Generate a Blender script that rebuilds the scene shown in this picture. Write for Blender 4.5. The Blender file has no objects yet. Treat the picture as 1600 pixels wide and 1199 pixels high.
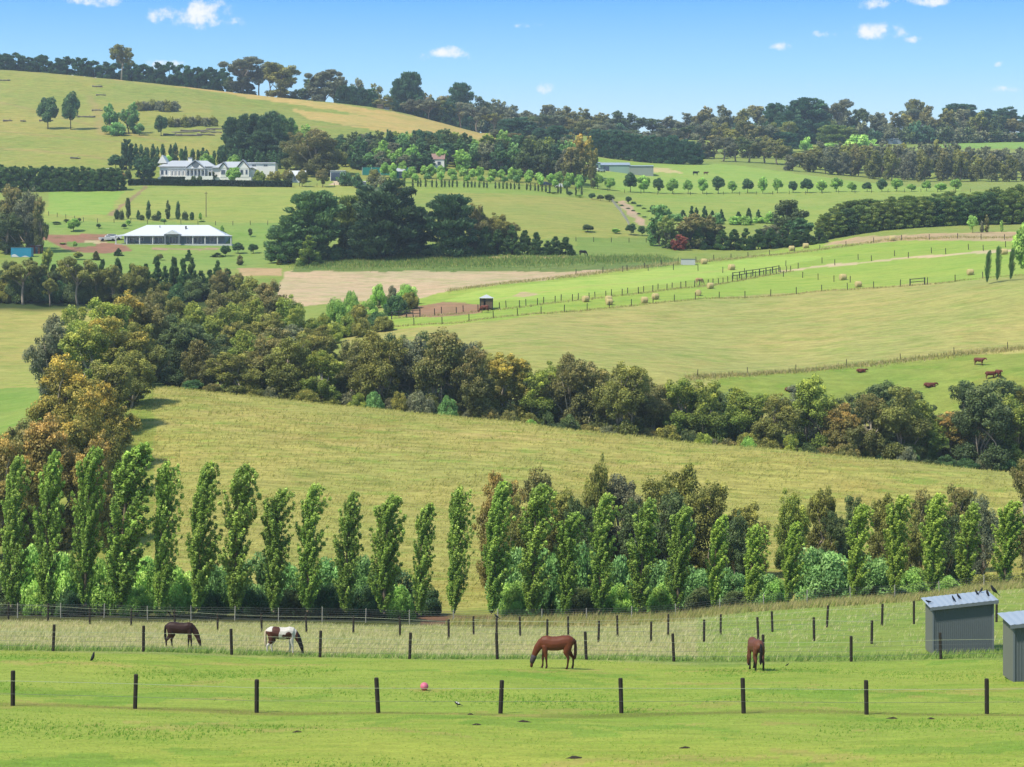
import bpy, math, random
import numpy as np
from mathutils import Vector, Matrix

# ------------------------------------------------------------------ camera, sky, sun, exposure
F, CX, HY = 3200.0, 800.0, 450.0          # focal length in photo pixels, principal column, eye-level row
scene = bpy.context.scene
col = scene.collection
cam_d = bpy.data.cameras.new('camera')
cam_d.sensor_fit = 'HORIZONTAL'; cam_d.sensor_width = 36.0; cam_d.lens = 36.0 * F / 1600.0
cam_d.shift_y = -(599.5 - HY) / 1600.0
cam_d.clip_start = 1.0; cam_d.clip_end = 20000.0
cam = bpy.data.objects.new('camera', cam_d); col.objects.link(cam)
cam.rotation_euler = (math.radians(90), 0, 0)
scene.camera = cam

SUN = Vector((-0.47, -0.36, 0.80)).normalized()
EXPO = 1.1
HAZE = 0.00015
w = bpy.data.worlds.new('World'); scene.world = w; w.use_nodes = True
nt = w.node_tree; nt.nodes.clear()
def N(tree, typ, **kw):
    n = tree.nodes.new(typ)
    for k, v in kw.items():
        if k.startswith('i_'):
            key = k[2:]; key = int(key) if key.isdigit() else key
            n.inputs[key].default_value = v
        else: setattr(n, k, v)
    return n
def L(tree, a, b): tree.links.new(a, b)
def lin(c):
    c = np.array(c, float) / 255.0
    return np.where(c <= 0.04045, c / 12.92, ((c + 0.055) / 1.055) ** 2.4)
def math_n(tree, op, a, b=None, clamp=False):
    n = N(tree, 'ShaderNodeMath', operation=op, use_clamp=clamp)
    for i, v in enumerate((a, b)):
        if v is None: continue
        if isinstance(v, (int, float)): n.inputs[i].default_value = v
        else: L(tree, v, n.inputs[i])
    return n.outputs[0]
def mix_rgb(tree, fac, a, b, blend='MIX'):
    n = N(tree, 'ShaderNodeMix', data_type='RGBA', blend_type=blend)
    for sock, v in ((n.inputs[0], fac), (n.inputs[6], a), (n.inputs[7], b)):
        if isinstance(v, (int, float)): sock.default_value = v
        elif isinstance(v, (tuple, list)): sock.default_value = (*v[:3], 1)
        else: L(tree, v, sock)
    return n.outputs[2]

sky = N(nt, 'ShaderNodeTexSky', sky_type='NISHITA', sun_disc=False)
sky.sun_elevation = math.asin(SUN.z); sky.sun_rotation = math.atan2(SUN.x, SUN.y)
sky.air_density = 1.0; sky.dust_density = 0.4; sky.ozone_density = 1.5
tc = N(nt, 'ShaderNodeTexCoord')
sep = N(nt, 'ShaderNodeSeparateXYZ'); L(nt, tc.outputs['Generated'], sep.inputs[0])
ramp = N(nt, 'ShaderNodeValToRGB')
e = ramp.color_ramp.elements
def ramp_set(els, stops):
    while len(els) < len(stops): els.new(0.5)
    for el, (p, c) in zip(els, stops): el.position = p; el.color = (*c, 1)
SK = 2.0 ** (-EXPO)
ramp_set(e, [(0.0, tuple(lin((216, 238, 252)) * SK * 1.1)), (0.072, tuple(lin((204, 234, 252)) * SK * 1.12)),
             (0.105, tuple(lin((150, 212, 254)) * SK * 1.1)), (0.142, tuple(lin((64, 168, 250)) * SK * 1.08)),
             (0.30, tuple(lin((120, 178, 232)) * SK)), (1.0, tuple(lin((150, 182, 215)) * SK))])
L(nt, sep.outputs[2], ramp.inputs[0])
skyc = mix_rgb(nt, 1.0, sky.outputs[0], (0.11, 0.11, 0.11), 'MULTIPLY')
skyc = mix_rgb(nt, 0.85, skyc, ramp.outputs[0])
# fair-weather clouds, fixed in direction (x/y, z/y of the view ray)
iy = math_n(nt, 'DIVIDE', 1.0, math_n(nt, 'MAXIMUM', sep.outputs[1], 0.02))
tx = math_n(nt, 'MULTIPLY', sep.outputs[0], iy); tz = math_n(nt, 'MULTIPLY', sep.outputs[2], iy)
cv = N(nt, 'ShaderNodeCombineXYZ'); L(nt, tx, cv.inputs[0]); L(nt, tz, cv.inputs[1])
nz = N(nt, 'ShaderNodeTexNoise', i_Scale=75.0, i_Detail=6.0, i_Roughness=0.62); L(nt, cv.outputs[0], nz.inputs['Vector'])
nz2 = N(nt, 'ShaderNodeTexNoise', i_Scale=170.0, i_Detail=4.0, i_Roughness=0.6); L(nt, cv.outputs[0], nz2.inputs['Vector'])
CLOUDS = [(145, 0, 44, 11, .9), (270, 24, 46, 20, 1.1), (322, 20, 52, 26, 1.1), (362, 32, 22, 9, .6), (252, 101, 34, 9, 1.1),
          (700, 84, 34, 12, 1.0), (668, 90, 20, 6, .35), (856, 137, 26, 11, 1.0), (1364, 8, 24, 10, 1.0), (1446, 2, 44, 10, 1.1),
          (1372, 49, 50, 16, 1.15), (1287, 55, 22, 7, .7), (1221, 73, 18, 8, .8), (1565, 139, 40, 6, .65),
          (1563, 99, 9, 5, .5), (1437, 61, 22, 5, .3), (1259, 135, 18, 5, .35), (834, 39, 24, 4, .25), (1463, 104, 10, 5, .3),
          (-260, 60, 80, 24, 1.0), (-480, 110, 60, 16, 1.0), (1840, 70, 70, 20, 1.0), (2080, 20, 90, 30, 1.0), (700, -190, 110, 36, 1.1), (1250, -260, 90, 40, 1.0)]
acc = None
for (cx, cy, rx, ry, s) in CLOUDS:
    a = math_n(nt, 'MULTIPLY', math_n(nt, 'SUBTRACT', tx, (cx - CX) / F), F / rx)
    b = math_n(nt, 'MULTIPLY', math_n(nt, 'SUBTRACT', tz, (HY - cy) / F), F / ry)
    r2 = math_n(nt, 'ADD', math_n(nt, 'MULTIPLY', a, a), math_n(nt, 'MULTIPLY', b, b))
    m = math_n(nt, 'MULTIPLY', math_n(nt, 'SUBTRACT', 1.0, r2), s * 1.35)
    acc = m if acc is None else math_n(nt, 'MAXIMUM', acc, m)
acc = math_n(nt, 'MAXIMUM', acc, -6.0)
acc = math_n(nt, 'ADD', acc, math_n(nt, 'MULTIPLY', math_n(nt, 'SUBTRACT', nz.outputs[0], 0.52), 6.0))
acc = math_n(nt, 'ADD', acc, math_n(nt, 'MULTIPLY', math_n(nt, 'SUBTRACT', nz2.outputs[0], 0.5), 3.0))
cm = N(nt, 'ShaderNodeMapRange', interpolation_type='SMOOTHSTEP'); cm.inputs[1].default_value = 0.0; cm.inputs[2].default_value = 2.0
L(nt, acc, cm.inputs[0])
cfac = math_n(nt, 'MULTIPLY', cm.outputs[0], math_n(nt, 'GREATER_THAN', sep.outputs[1], 0.2))
skyc = mix_rgb(nt, math_n(nt, 'MULTIPLY', cfac, 0.94), skyc, tuple(lin((252, 252, 254)) * SK * 1.12))
bg = N(nt, 'ShaderNodeBackground'); bg.inputs[1].default_value = 1.0; L(nt, skyc, bg.inputs[0])
wo = N(nt, 'ShaderNodeOutputWorld'); L(nt, bg.outputs[0], wo.inputs[0])

sun_d = bpy.data.lights.new('sun', 'SUN'); sun_d.energy = 2.9; sun_d.angle = math.radians(5); sun_d.color = (1.0, 0.93, 0.80)
sun = bpy.data.objects.new('sun', sun_d); col.objects.link(sun)
sun.rotation_euler = SUN.to_track_quat('Z', 'Y').to_euler(); sun.location = (-300, 0, 500)
vs = scene.view_settings
vs.view_transform = 'Standard'; vs.look = 'None'; vs.gamma = 1.0; vs.use_curve_mapping = False; vs.exposure = EXPO
scene.cycles.use_denoising = True
scene.cycles.max_bounces = 4; scene.cycles.diffuse_bounces = 2; scene.cycles.transmission_bounces = 2; scene.cycles.glossy_bounces = 1
scene.cycles.volume_bounces = 0; scene.cycles.transparent_max_bounces = 4

K = 0.62                                   # sun-lit appearance -> base colour
def alb(c, k=K): return tuple(np.clip(lin(c) * k, 0, 0.9))

# ------------------------------------------------------------------ terrain
FRONT = [(0, 'z', -8.0), (25, 'z', -10.6)]
COLS = {
 0: FRONT + [(58,1196),(76,1104),(105,1016),(125,997),(150,982),(168,966),(180,952),(210,860),(285,665),(330,608),(380,560),(450,479),(500,425),(530,400),(560,382),(590,352),(640,320),(690,299),(720,281),(760,262),(900,192),(1000,146),(1080,111),(1150,'z',113),(1400,'z',95),(3000,'z',20)],
 200: FRONT + [(58,1198),(76,1109),(105,1020),(125,1000),(150,984),(168,968),(181,955),(200,880),(240,745),(290,606),(310,'z',-14.8),(335,'z',-15.0),(380,560),(450,480),(500,427),(530,404),(560,383),(590,353),(640,323),(690,297),(720,281),(740,272),(800,240),(900,195),(1000,152),(1070,128),(1150,'z',105),(1400,'z',90),(3000,'z',20)],
 400: FRONT + [(58,1199),(76,1112),(105,1025),(125,1004),(150,986),(168,970),(181,955),(200,885),(240,740),(285,622),(305,'z',-17.2),(332,'z',-16),(380,560),(430,500),(465,455),(500,425),(530,409),(560,386),(590,355),(640,325),(690,298),(720,285),(740,275),(800,245),(900,202),(1000,170),(1060,150),(1150,'z',98),(1400,'z',85),(3000,'z',20)],
 600: FRONT + [(58,1200),(76,1112),(105,1028),(125,1008),(142,992),(168,973),(181,958),(200,890),(240,750),(280,642),(300,'z',-18.7),(325,'z',-18.0),(350,'z',-13),(390,520),(420,492),(450,466),(475,448),(500,425),(530,404),(560,385),(600,350),(650,318),(700,297),(750,274),(800,250),(900,215),(1000,185),(1050,172),(1150,'z',90),(1400,'z',82),(3000,'z',20)],
 800: FRONT + [(58,1200),(76,1114),(105,1030),(133,1001),(150,990),(168,972),(181,960),(205,880),(240,760),(275,662),(295,'z',-20.6),(320,'z',-19),(345,560),(380,515),(405,490),(425,472),(450,452),(480,435),(500,424),(530,401),(560,385),(600,350),(650,322),(700,298),(750,282),(800,262),(900,232),(1000,222),(1100,216),(1300,210),(1500,'z',98),(3000,'z',20)],
 1000: FRONT + [(58,1200),(76,1115),(105,1033),(128,1003),(150,985),(165,969),(181,955),(205,890),(240,780),(270,685),(290,'z',-23),(318,'z',-22.5),(340,580),(370,535),(400,500),(415,480),(440,455),(470,435),(500,416),(530,401),(560,388),(600,362),(650,336),(700,316),(750,302),(800,286),(850,274),(900,262),(1000,247),(1100,234),(1300,216),(1500,'z',94),(3000,'z',20)],
 1200: FRONT + [(58,1200),(76,1114),(105,1032),(120,1003),(140,978),(165,950),(181,945),(205,890),(240,790),(265,703),(285,'z',-25),(322,'z',-23.5),(341,590),(355,570),(380,525),(410,488),(430,463),(460,440),(490,422),(520,405),(550,394),(570,386),(600,366),(650,340),(700,320),(750,303),(800,290),(900,268),(950,258),(1000,252),(1100,240),(1300,218),(1500,'z',94),(3000,'z',20)],
 1400: FRONT + [(58,1200),(76,1113),(105,1031),(114,1004),(130,972),(150,950),(165,936),(181,938),(210,880),(240,805),(262,722),(280,'z',-26),(322,'z',-24),(338,605),(352,562),(370,525),(400,480),(425,450),(450,434),(480,413),(510,394),(540,377),(560,367),(600,350),(650,330),(700,315),(750,300),(850,290),(950,276),(1000,255),(1100,235),(1250,222),(1400,212),(1600,'z',100),(3000,'z',20)],
 1600: FRONT + [(58,1200),(76,1113),(105,1028),(120,985),(140,948),(155,924),(165,916),(181,928),(215,870),(240,815),(260,740),(278,'z',-27),(322,'z',-23.5),(337,582),(352,547),(375,495),(405,440),(430,425),(450,411),(480,394),(510,380),(540,367),(560,360),(600,346),(700,312),(750,300),(850,290),(950,278),(1000,258),(1100,235),(1250,218),(1400,210),(1600,'z',100),(3000,'z',20)],
}
def pchip(xs, ys, xq):
    xs = np.array(xs, float); ys = np.array(ys, float); h = np.diff(xs); d = np.diff(ys) / h
    m = np.zeros_like(ys); m[0], m[-1] = d[0], d[-1]
    for i in range(1, len(xs) - 1):
        if d[i-1] * d[i] > 0:
            w1, w2 = 2*h[i] + h[i-1], h[i] + 2*h[i-1]
            m[i] = (w1 + w2) / (w1/d[i-1] + w2/d[i])
    k = np.clip(np.searchsorted(xs, xq) - 1, 0, len(h) - 1)
    t = (xq - xs[k]) / h[k]
    return (ys[k]*(2*t**3-3*t**2+1) + h[k]*m[k]*(t**3-2*t**2+t) + ys[k+1]*(-2*t**3+3*t**2) + h[k]*m[k+1]*(t**3-t**2))
YG = np.arange(0, 3001, 1.0)
CPX = sorted(COLS)
PROF = []
for c in CPX:
    xs, ys = [], []
    for p in COLS[c]:
        xs.append(p[0]); ys.append(p[2] if len(p) == 3 else -(p[1] - HY) * p[0] / F)
    PROF.append(pchip(xs, ys, YG))
PROF = np.array([PROF[0], PROF[0]] + PROF + [PROF[-1], PROF[-1]])          # px -400,-200 / 1800,2000
PXG = np.arange(-400, 2001, 10.0)
def crom(t, p0, p1, p2, p3):
    return 0.5*((2*p1) + (-p0+p2)*t + (2*p0-5*p1+4*p2-p3)*t*t + (-p0+3*p1-3*p2+p3)*t**3)
TAB = np.zeros((len(PXG), len(YG)))
for i, p in enumerate(PXG):
    k = (p + 400) / 200.0; j = min(int(k), len(PROF) - 2); t = k - j
    g = lambda q: PROF[min(max(q, 0), len(PROF) - 1)]
    TAB[i] = crom(t, g(j-1), g(j), g(j+1), g(j+2))
def H(x, y):
    x = np.asarray(x, float); y = np.asarray(y, float)
    px = np.clip(CX + F * x / np.maximum(y, 58.0), -400, 2000)
    a = (px + 400) / 10.0; i = np.minimum(a.astype(int), len(PXG) - 2); fa = a - i
    b = np.clip(y, 0, 2999.0); j = np.minimum(b.astype(int), len(YG) - 2); fb = b - j
    z = (TAB[i, j]*(1-fa)*(1-fb) + TAB[i+1, j]*fa*(1-fb) + TAB[i, j+1]*(1-fa)*fb + TAB[i+1, j+1]*fa*fb)
    und = 0.05*np.sin(x*0.61+0.3*y) * np.sin(y*0.43+1.7) + 0.09*np.sin(x*0.17+2.0)*np.sin(y*0.21-0.13*x)
    return z + und
def W(px, D): return (px - CX) * D / F
def G(px, D):
    x = W(px, D); return Vector((x, D, float(H(x, D))))
def Dat(px, py, lo, hi):
    "distance at which the ground seen in column px lies on row py, searched between lo and hi"
    ys = np.linspace(lo, hi, 400); z = H((px - CX) * ys / F, ys); r = HY - z * F / ys
    return float(ys[np.argmin(np.abs(r - py))])

def mesh_np(name, V, Fq, mat=None, attrs=None, smooth=False):
    me = bpy.data.meshes.new(name)
    V = np.asarray(V, np.float32); Fq = np.asarray(Fq, np.int32)
    n = Fq.shape[1]
    me.vertices.add(len(V)); me.vertices.foreach_set('co', V.ravel())
    me.loops.add(Fq.size); me.loops.foreach_set('vertex_index', Fq.ravel())
    me.polygons.add(len(Fq)); me.polygons.foreach_set('loop_start', np.arange(0, Fq.size, n, dtype=np.int32))
    try: me.polygons.foreach_set('loop_total', np.full(len(Fq), n, np.int32))
    except Exception: pass
    if smooth: me.polygons.foreach_set('use_smooth', np.ones(len(Fq), bool))
    me.update(calc_edges=True)
    for an, arr in (attrs or {}).items():
        at = me.attributes.new(an, 'FLOAT_COLOR', 'POINT'); at.data.foreach_set('color', np.asarray(arr, np.float32).ravel())
    if mat: me.materials.append(mat)
    return me
def obj(name, me, parent=None, loc=None, **props):
    o = bpy.data.objects.new(name, me); col.objects.link(o)
    if parent is not None: o.parent = parent
    if loc is not None: o.location = loc
    for k, v in props.items(): o[k] = v
    return o
def empty(name, loc, label, cat, group=None, rz=0.0):
    o = bpy.data.objects.new(name, None); col.objects.link(o); o.location = loc; o.rotation_euler = (0, 0, rz)
    o.empty_display_size = 0.5
    o['label'] = label; o['category'] = cat
    if group: o['group'] = group
    return o
class MB:
    "collects boxes, tubes and polygons of one part"
    def __init__(s): s.v = []; s.f = []
    def add(s, vs, fs):
        b = len(s.v); s.v += [tuple(v) for v in vs]; s.f += [tuple(i + b for i in f) for f in fs]; return s
    def box(s, x0, x1, y0, y1, z0, z1):
        return s.add([(x0,y0,z0),(x1,y0,z0),(x1,y1,z0),(x0,y1,z0),(x0,y0,z1),(x1,y0,z1),(x1,y1,z1),(x0,y1,z1)],
                     [(0,3,2,1),(4,5,6,7),(0,1,5,4),(1,2,6,5),(2,3,7,6),(3,0,4,7)])
    def tube(s, pts, rad, n=8, cap=True):
        pts = [Vector(p) for p in pts]; vs = []; fs = []
        for i, p in enumerate(pts):
            t = (pts[min(i+1, len(pts)-1)] - pts[max(i-1, 0)])
            t = t.normalized() if t.length > 1e-9 else Vector((0, 0, 1))
            up = Vector((0, 1, 0)) if abs(t.y) < 0.9 else Vector((1, 0, 0))
            a = up.cross(t).normalized(); b = t.cross(a)           # b lies near 'up' = world y side
            r = rad[i]; ra, rb = r if isinstance(r, (tuple, list)) else (r, r)
            for k in range(n):
                an = 2*math.pi*k/n; vs.append(p + a*(math.cos(an)*ra) + b*(math.sin(an)*rb))
        for i in range(len(pts) - 1):
            for k in range(n):
                fs.append((i*n+k, i*n+(k+1) % n, (i+1)*n+(k+1) % n, (i+1)*n+k))
        if cap:
            fs.append(tuple(range(n))[::-1]); fs.append(tuple((len(pts)-1)*n + k for k in range(n)))
        return s.add(vs, fs)
    def poly(s, pts): return s.add(pts, [tuple(range(len(pts)))])
    def mesh(s, name, mat=None, smooth=False):
        me = bpy.data.meshes.new(name); me.from_pydata(s.v, [], s.f); me.update()
        if smooth: me.polygons.foreach_set('use_smooth', np.ones(len(me.polygons), bool))
        if mat: me.materials.append(mat)
        return me
    def build(s, name, mat, parent=None, smooth=False, loc=None): return obj(name, s.mesh(name, mat, smooth), parent, loc)

ONES = ['zeroth','first','second','third','fourth','fifth','sixth','seventh','eighth','ninth','tenth','eleventh','twelfth','thirteenth','fourteenth','fifteenth','sixteenth','seventeenth','eighteenth','nineteenth']
TENS = {2: 'twent', 3: 'thirt', 4: 'fort', 5: 'fift', 6: 'sixt', 7: 'sevent', 8: 'eight', 9: 'ninet'}
def nth(i):
    if i < 20: return ONES[i]
    t, o = divmod(i, 10)
    return TENS[t] + ('ieth' if o == 0 else 'y-' + ONES[o])

# ------------------------------------------------------------------ materials
def new_mat(name):
    m = bpy.data.materials.new(name); m.use_nodes = True; m.node_tree.nodes.clear()
    return m, m.node_tree
def simple(name, c, rough=0.7, var=0.15, scale=3.0, spec=0.3, metal=0.0, bump=0.0, k=K):
    m, t = new_mat(name)
    out = N(t, 'ShaderNodeOutputMaterial'); p = N(t, 'ShaderNodeBsdfPrincipled')
    tcn = N(t, 'ShaderNodeTexCoord'); nz = N(t, 'ShaderNodeTexNoise', i_Scale=scale, i_Detail=5.0, i_Roughness=0.65)
    L(t, tcn.outputs['Object'], nz.inputs['Vector'])
    a = np.array(alb(c, k))
    cc = mix_rgb(t, nz.outputs[0], tuple(a * (1 - var)), tuple(np.clip(a * (1 + var), 0, .95)))
    L(t, cc, p.inputs['Base Color']); p.inputs['Roughness'].default_value = rough; p.inputs['Metallic'].default_value = metal
    p.inputs['Specular IOR Level'].default_value = spec
    if bump:
        b = N(t, 'ShaderNodeBump', i_Strength=bump); L(t, nz.outputs[0], b.inputs['Height']); L(t, b.outputs[0], p.inputs['Normal'])
    L(t, p.outputs[0], out.inputs[0]); return m
def leaf_material():
    m, t = new_mat('leaf')
    out = N(t, 'ShaderNodeOutputMaterial')
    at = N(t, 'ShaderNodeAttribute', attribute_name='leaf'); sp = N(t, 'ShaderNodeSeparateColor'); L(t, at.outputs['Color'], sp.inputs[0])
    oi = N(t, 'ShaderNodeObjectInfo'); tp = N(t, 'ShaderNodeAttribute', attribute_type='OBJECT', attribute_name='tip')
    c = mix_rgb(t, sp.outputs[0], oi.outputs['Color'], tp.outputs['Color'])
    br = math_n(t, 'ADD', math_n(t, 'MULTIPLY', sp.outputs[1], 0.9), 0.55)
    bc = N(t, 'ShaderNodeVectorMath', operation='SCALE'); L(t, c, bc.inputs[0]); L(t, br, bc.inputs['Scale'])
    p = N(t, 'ShaderNodeBsdfPrincipled'); L(t, bc.outputs[0], p.inputs['Base Color']); p.inputs['Roughness'].default_value = 0.5
    p.inputs['Specular IOR Level'].default_value = 0.25
    tr = N(t, 'ShaderNodeBsdfTranslucent'); L(t, bc.outputs[0], tr.inputs[0])
    mx = N(t, 'ShaderNodeMixShader', i_0=0.3); L(t, p.outputs[0], mx.inputs[1]); L(t, tr.outputs[0], mx.inputs[2])
    L(t, mx.outputs[0], out.inputs[0]); return m
LEAF = leaf_material()
def bark_material():
    m, t = new_mat('bark')
    out = N(t, 'ShaderNodeOutputMaterial'); p = N(t, 'ShaderNodeBsdfPrincipled'); oi = N(t, 'ShaderNodeObjectInfo')
    tcn = N(t, 'ShaderNodeTexCoord'); nz = N(t, 'ShaderNodeTexNoise', i_Scale=2.5, i_Detail=5.0, i_Roughness=0.7)
    L(t, tcn.outputs['Object'], nz.inputs['Vector'])
    c = mix_rgb(t, nz.outputs[0], mix_rgb(t, 1.0, oi.outputs['Color'], (.5, .47, .45), 'MULTIPLY'), oi.outputs['Color'])
    L(t, c, p.inputs['Base Color']); p.inputs['Roughness'].default_value = 0.85; L(t, p.outputs[0], out.inputs[0]); return m
BARK = bark_material()

def ground_material():
    m, t = new_mat('pasture')
    out = N(t, 'ShaderNodeOutputMaterial'); p = N(t, 'ShaderNodeBsdfPrincipled')
    at = N(t, 'ShaderNodeAttribute', attribute_name='field')
    tcn = N(t, 'ShaderNodeTexCoord')
    def noise(sx, sy, sc, det=5.0, ro=0.6):
        mp = N(t, 'ShaderNodeMapping'); mp.inputs['Scale'].default_value = (sx, sy, sx); L(t, tcn.outputs['Object'], mp.inputs[0])
        n = N(t, 'ShaderNodeTexNoise', i_Scale=sc, i_Detail=det, i_Roughness=ro); L(t, mp.outputs[0], n.inputs['Vector']); return n.outputs[0]
    def rng(v, a, b, lo, hi):
        r = N(t, 'ShaderNodeMapRange'); L(t, v, r.inputs[0])
        for i, q in enumerate((a, b, lo, hi)): r.inputs[i+1].default_value = q
        return r.outputs[0]
    big = noise(1, 1, 0.035); med = noise(0.45, 1, 0.33); streak = noise(0.22, 1.0, 1.1, 6.0, 0.7); fine = noise(1, 1, 7.0, 4.0, 0.7)
    tuft = noise(0.35, 1.0, 0.55, 3.0, 0.5); spot = noise(0.5, 1.0, 1.6, 5.0, 0.7)
    c0 = at.outputs['Color']
    greener = mix_rgb(t, 1.0, c0, (0.72, 0.93, 0.62), 'MULTIPLY'); straw = mix_rgb(t, 1.0, c0, (1.22, 1.04, 1.12), 'MULTIPLY')
    huge = noise(1, 1, 0.011, 4.0, 0.55); patch = noise(0.6, 1, 0.12, 5.0, 0.65)
    c = mix_rgb(t, rng(big, 0.36, 0.62, 0, 0.85), c0, straw)
    c = mix_rgb(t, rng(huge, 0.42, 0.62, 0, 0.55), c, mix_rgb(t, 1.0, c, (0.86, 0.95, 0.8), 'MULTIPLY'))
    c = mix_rgb(t, math_n(t, 'MULTIPLY', rng(patch, 0.55, 0.7, 0, 0.7), at.outputs['Alpha']), c, mix_rgb(t, 1.0, c, (0.86, 0.72, 0.62), 'MULTIPLY'))
    c = mix_rgb(t, rng(med, 0.5, 0.72, 0, 0.8), c, greener)
    # wind-laid streaks and tussocks where the grass is long (alpha)
    st = math_n(t, 'MULTIPLY', rng(streak, 0.38, 0.66, -0.28, 0.28), at.outputs['Alpha'])
    c = mix_rgb(t, math_n(t, 'MULTIPLY', rng(tuft, 0.57, 0.69, 0, 0.75), at.outputs['Alpha']), c, mix_rgb(t, 1.0, c0, (0.6, 0.92, 0.5), 'MULTIPLY'))
    k = math_n(t, 'ADD', math_n(t, 'ADD', rng(fine, 0.3, 0.7, 0.80, 1.18), math_n(t, 'ADD', rng(med, 0.3, 0.7, 0.05, -0.05), rng(spot, 0.3, 0.7, -0.13, 0.13))), st)
    sc = N(t, 'ShaderNodeVectorMath', operation='SCALE'); L(t, c, sc.inputs[0]); L(t, k, sc.inputs['Scale'])
    L(t, sc.outputs[0], p.inputs['Base Color']); p.inputs['Roughness'].default_value = 0.9; p.inputs['Specular IOR Level'].default_value = 0.1
    b = N(t, 'ShaderNodeBump', i_Strength=0.5, i_Distance=0.25)
    L(t, math_n(t, 'ADD', streak, fine), b.inputs['Height']); L(t, b.outputs[0], p.inputs['Normal'])
    L(t, p.outputs[0], out.inputs[0]); return m
GROUND = ground_material()

# ------------------------------------------------------------------ the ground sheet
rows = np.concatenate([np.arange(-60, 50, 6.0), np.arange(50, 110, 0.5), np.arange(110, 182, 0.9), np.arange(182, 300, 0.6), np.arange(300, 450, 1.0),
                       np.arange(450, 800, 2.0), np.arange(800, 1160, 4.0), np.arange(1160, 1701, 20.0)])
us = np.concatenate([np.arange(-700, -20, 40.0), np.arange(-20, 1621, 3.5), np.arange(1640, 2301, 40.0)])
UU, YY = np.meshgrid((us - CX) / F, rows)
XX = UU * np.maximum(YY, 58 + 0 * YY)
XX = np.where(YY < 58, UU * 58 * (1 + (58 - YY) / 90.0), XX)
ZZ = H(XX, YY)
PX = CX + F * XX / np.maximum(YY, 58); PY = HY - ZZ * F / np.maximum(YY, 1)
rsg = np.random.RandomState(4)
def wob(x, y, s): return np.sin(x*1.3/s + 2*np.sin(y*0.9/s)) * 0.5 + np.sin(y*1.7/s + 1.3*np.sin(x*2.1/s)) * 0.5
PXw = PX + 3*wob(XX, YY, 6.0); PYw = PY + 1.2*wob(XX + 50, YY, 4.0)
colr = np.zeros(XX.shape + (4,)); 
def paint(mask, c, a=0.4, f=1.0):
    c = np.array(list(alb(c)) + [a])
    fm = (mask * f)[..., None] if not np.isscalar(f) else mask[..., None] * f
    colr[:] = colr * (1 - fm) + c * fm
def inpoly(poly):
    m = np.zeros(PX.shape, bool); n = len(poly)
    for i in range(n):
        x0, y0 = poly[i]; x1, y1 = poly[(i + 1) % n]
        if y0 == y1: continue
        cnd = ((y0 > PYw) != (y1 > PYw)) & (PXw < (x1 - x0) * (PYw - y0) / (y1 - y0) + x0)
        m ^= cnd
    return m
def area(poly, y0, y1, c, a=0.4, f=1.0): paint((inpoly(poly) & (YY >= y0) & (YY <= y1)).astype(float), c, a, f)
def band(y0, y1, c, a=0.4, p0=-9999, p1=9999, soft=0.0):
    yy = YY + 1.5*wob(XX, YY, 5.0)
    if soft: m = np.clip((yy - y0) / soft + .5, 0, 1) * np.clip((y1 - yy) / soft + .5, 0, 1)
    else: m = ((yy >= y0) & (yy < y1)).astype(float)
    paint(m * ((PXw >= p0) & (PXw < p1)), c, a)
colr[..., :3] = alb((152, 172, 88)); colr[..., 3] = 0.3
band(-100, 106, (164, 185, 80), 0.15)
band(-100, 67, (170, 188, 80), 0.15, soft=8); band(75.4, 76.9, (146, 152, 74), 0.3, soft=.8)
paint(((YY < 104) & (wob(XX*.45, YY, 3.1) + .5*wob(XX, YY, 1.1) > .65)) * .7, (134, 172, 66), 0.3)
paint(((YY < 104) & (wob(XX*.4 + 9, YY*.9, 2.3) + .5*wob(XX + 4, YY, .8) > .85)) * .6, (184, 176, 98), 0.3)
band(104.5, 170, (190, 186, 126), 0.8, soft=3)
band(104.5, 170, (152, 174, 82), 0.5, p0=1090, soft=4)
band(104.5, 108, (140, 165, 82), 0.8, soft=3)
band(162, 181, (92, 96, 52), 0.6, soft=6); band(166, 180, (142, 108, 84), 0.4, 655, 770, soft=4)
band(181, 296, (178, 180, 100), 0.9, soft=3)
band(181, 300, (150, 166, 80), 0.9, -9999, 240, soft=6)
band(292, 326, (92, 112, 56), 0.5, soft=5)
area([(-900,700),(-900,606),(75,606),(62,700)], 200, 345, (144, 176, 84), 0.3)
area([(-900,607),(-900,574),(120,574),(120,607)], 250, 400, (184, 186, 104), 0.5)
area([(-900,575),(-900,476),(160,476),(160,575)], 300, 470, (176, 180, 100), 0.5)
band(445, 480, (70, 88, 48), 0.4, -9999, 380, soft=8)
band(326, 480, (178, 182, 108), 0.55, p0=540)
area([(1060,640),(1130,590),(1300,572),(1450,556),(2300,530),(2300,660)], 300, 400, (148, 170, 80), 0.5)
area([(500,524),(720,506),(900,487),(1100,467),(1300,454),(1600,431),(2300,400),(2300,330),(1500,365),(1330,372),(1180,397),(1060,414),(900,432),(700,455),(640,470)], 380, 590, (164, 192, 88), 0.25)
area([(690,470),(760,452),(900,436),(1060,418),(1200,402),(1300,400),(1180,425),(1000,450),(880,468)], 380, 590, (176, 206, 100), 0.2)  # brighter sunlit patch between clouds, painted into the paddock colour
area([(2300,335),(1600,362),(1480,364),(1340,370),(1280,384),(1330,381),(1450,376),(1600,377),(2300,350)], 450, 650, (202, 182, 142), 0.7)
area([(1210,424),(1300,414),(1420,402),(1560,391),(1600,388),(1600,391),(1560,394),(1420,405),(1300,417),(1225,425)], 400, 600, (214, 200, 160), 0.1)
area([(622,496),(650,478),(690,472),(750,476),(752,489),(680,496)], 380, 520, (172, 142, 112), 0.4)
area([(800,463),(815,457),(835,457),(842,461),(820,464)], 380, 520, (205, 190, 150), 0.2)
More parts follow.
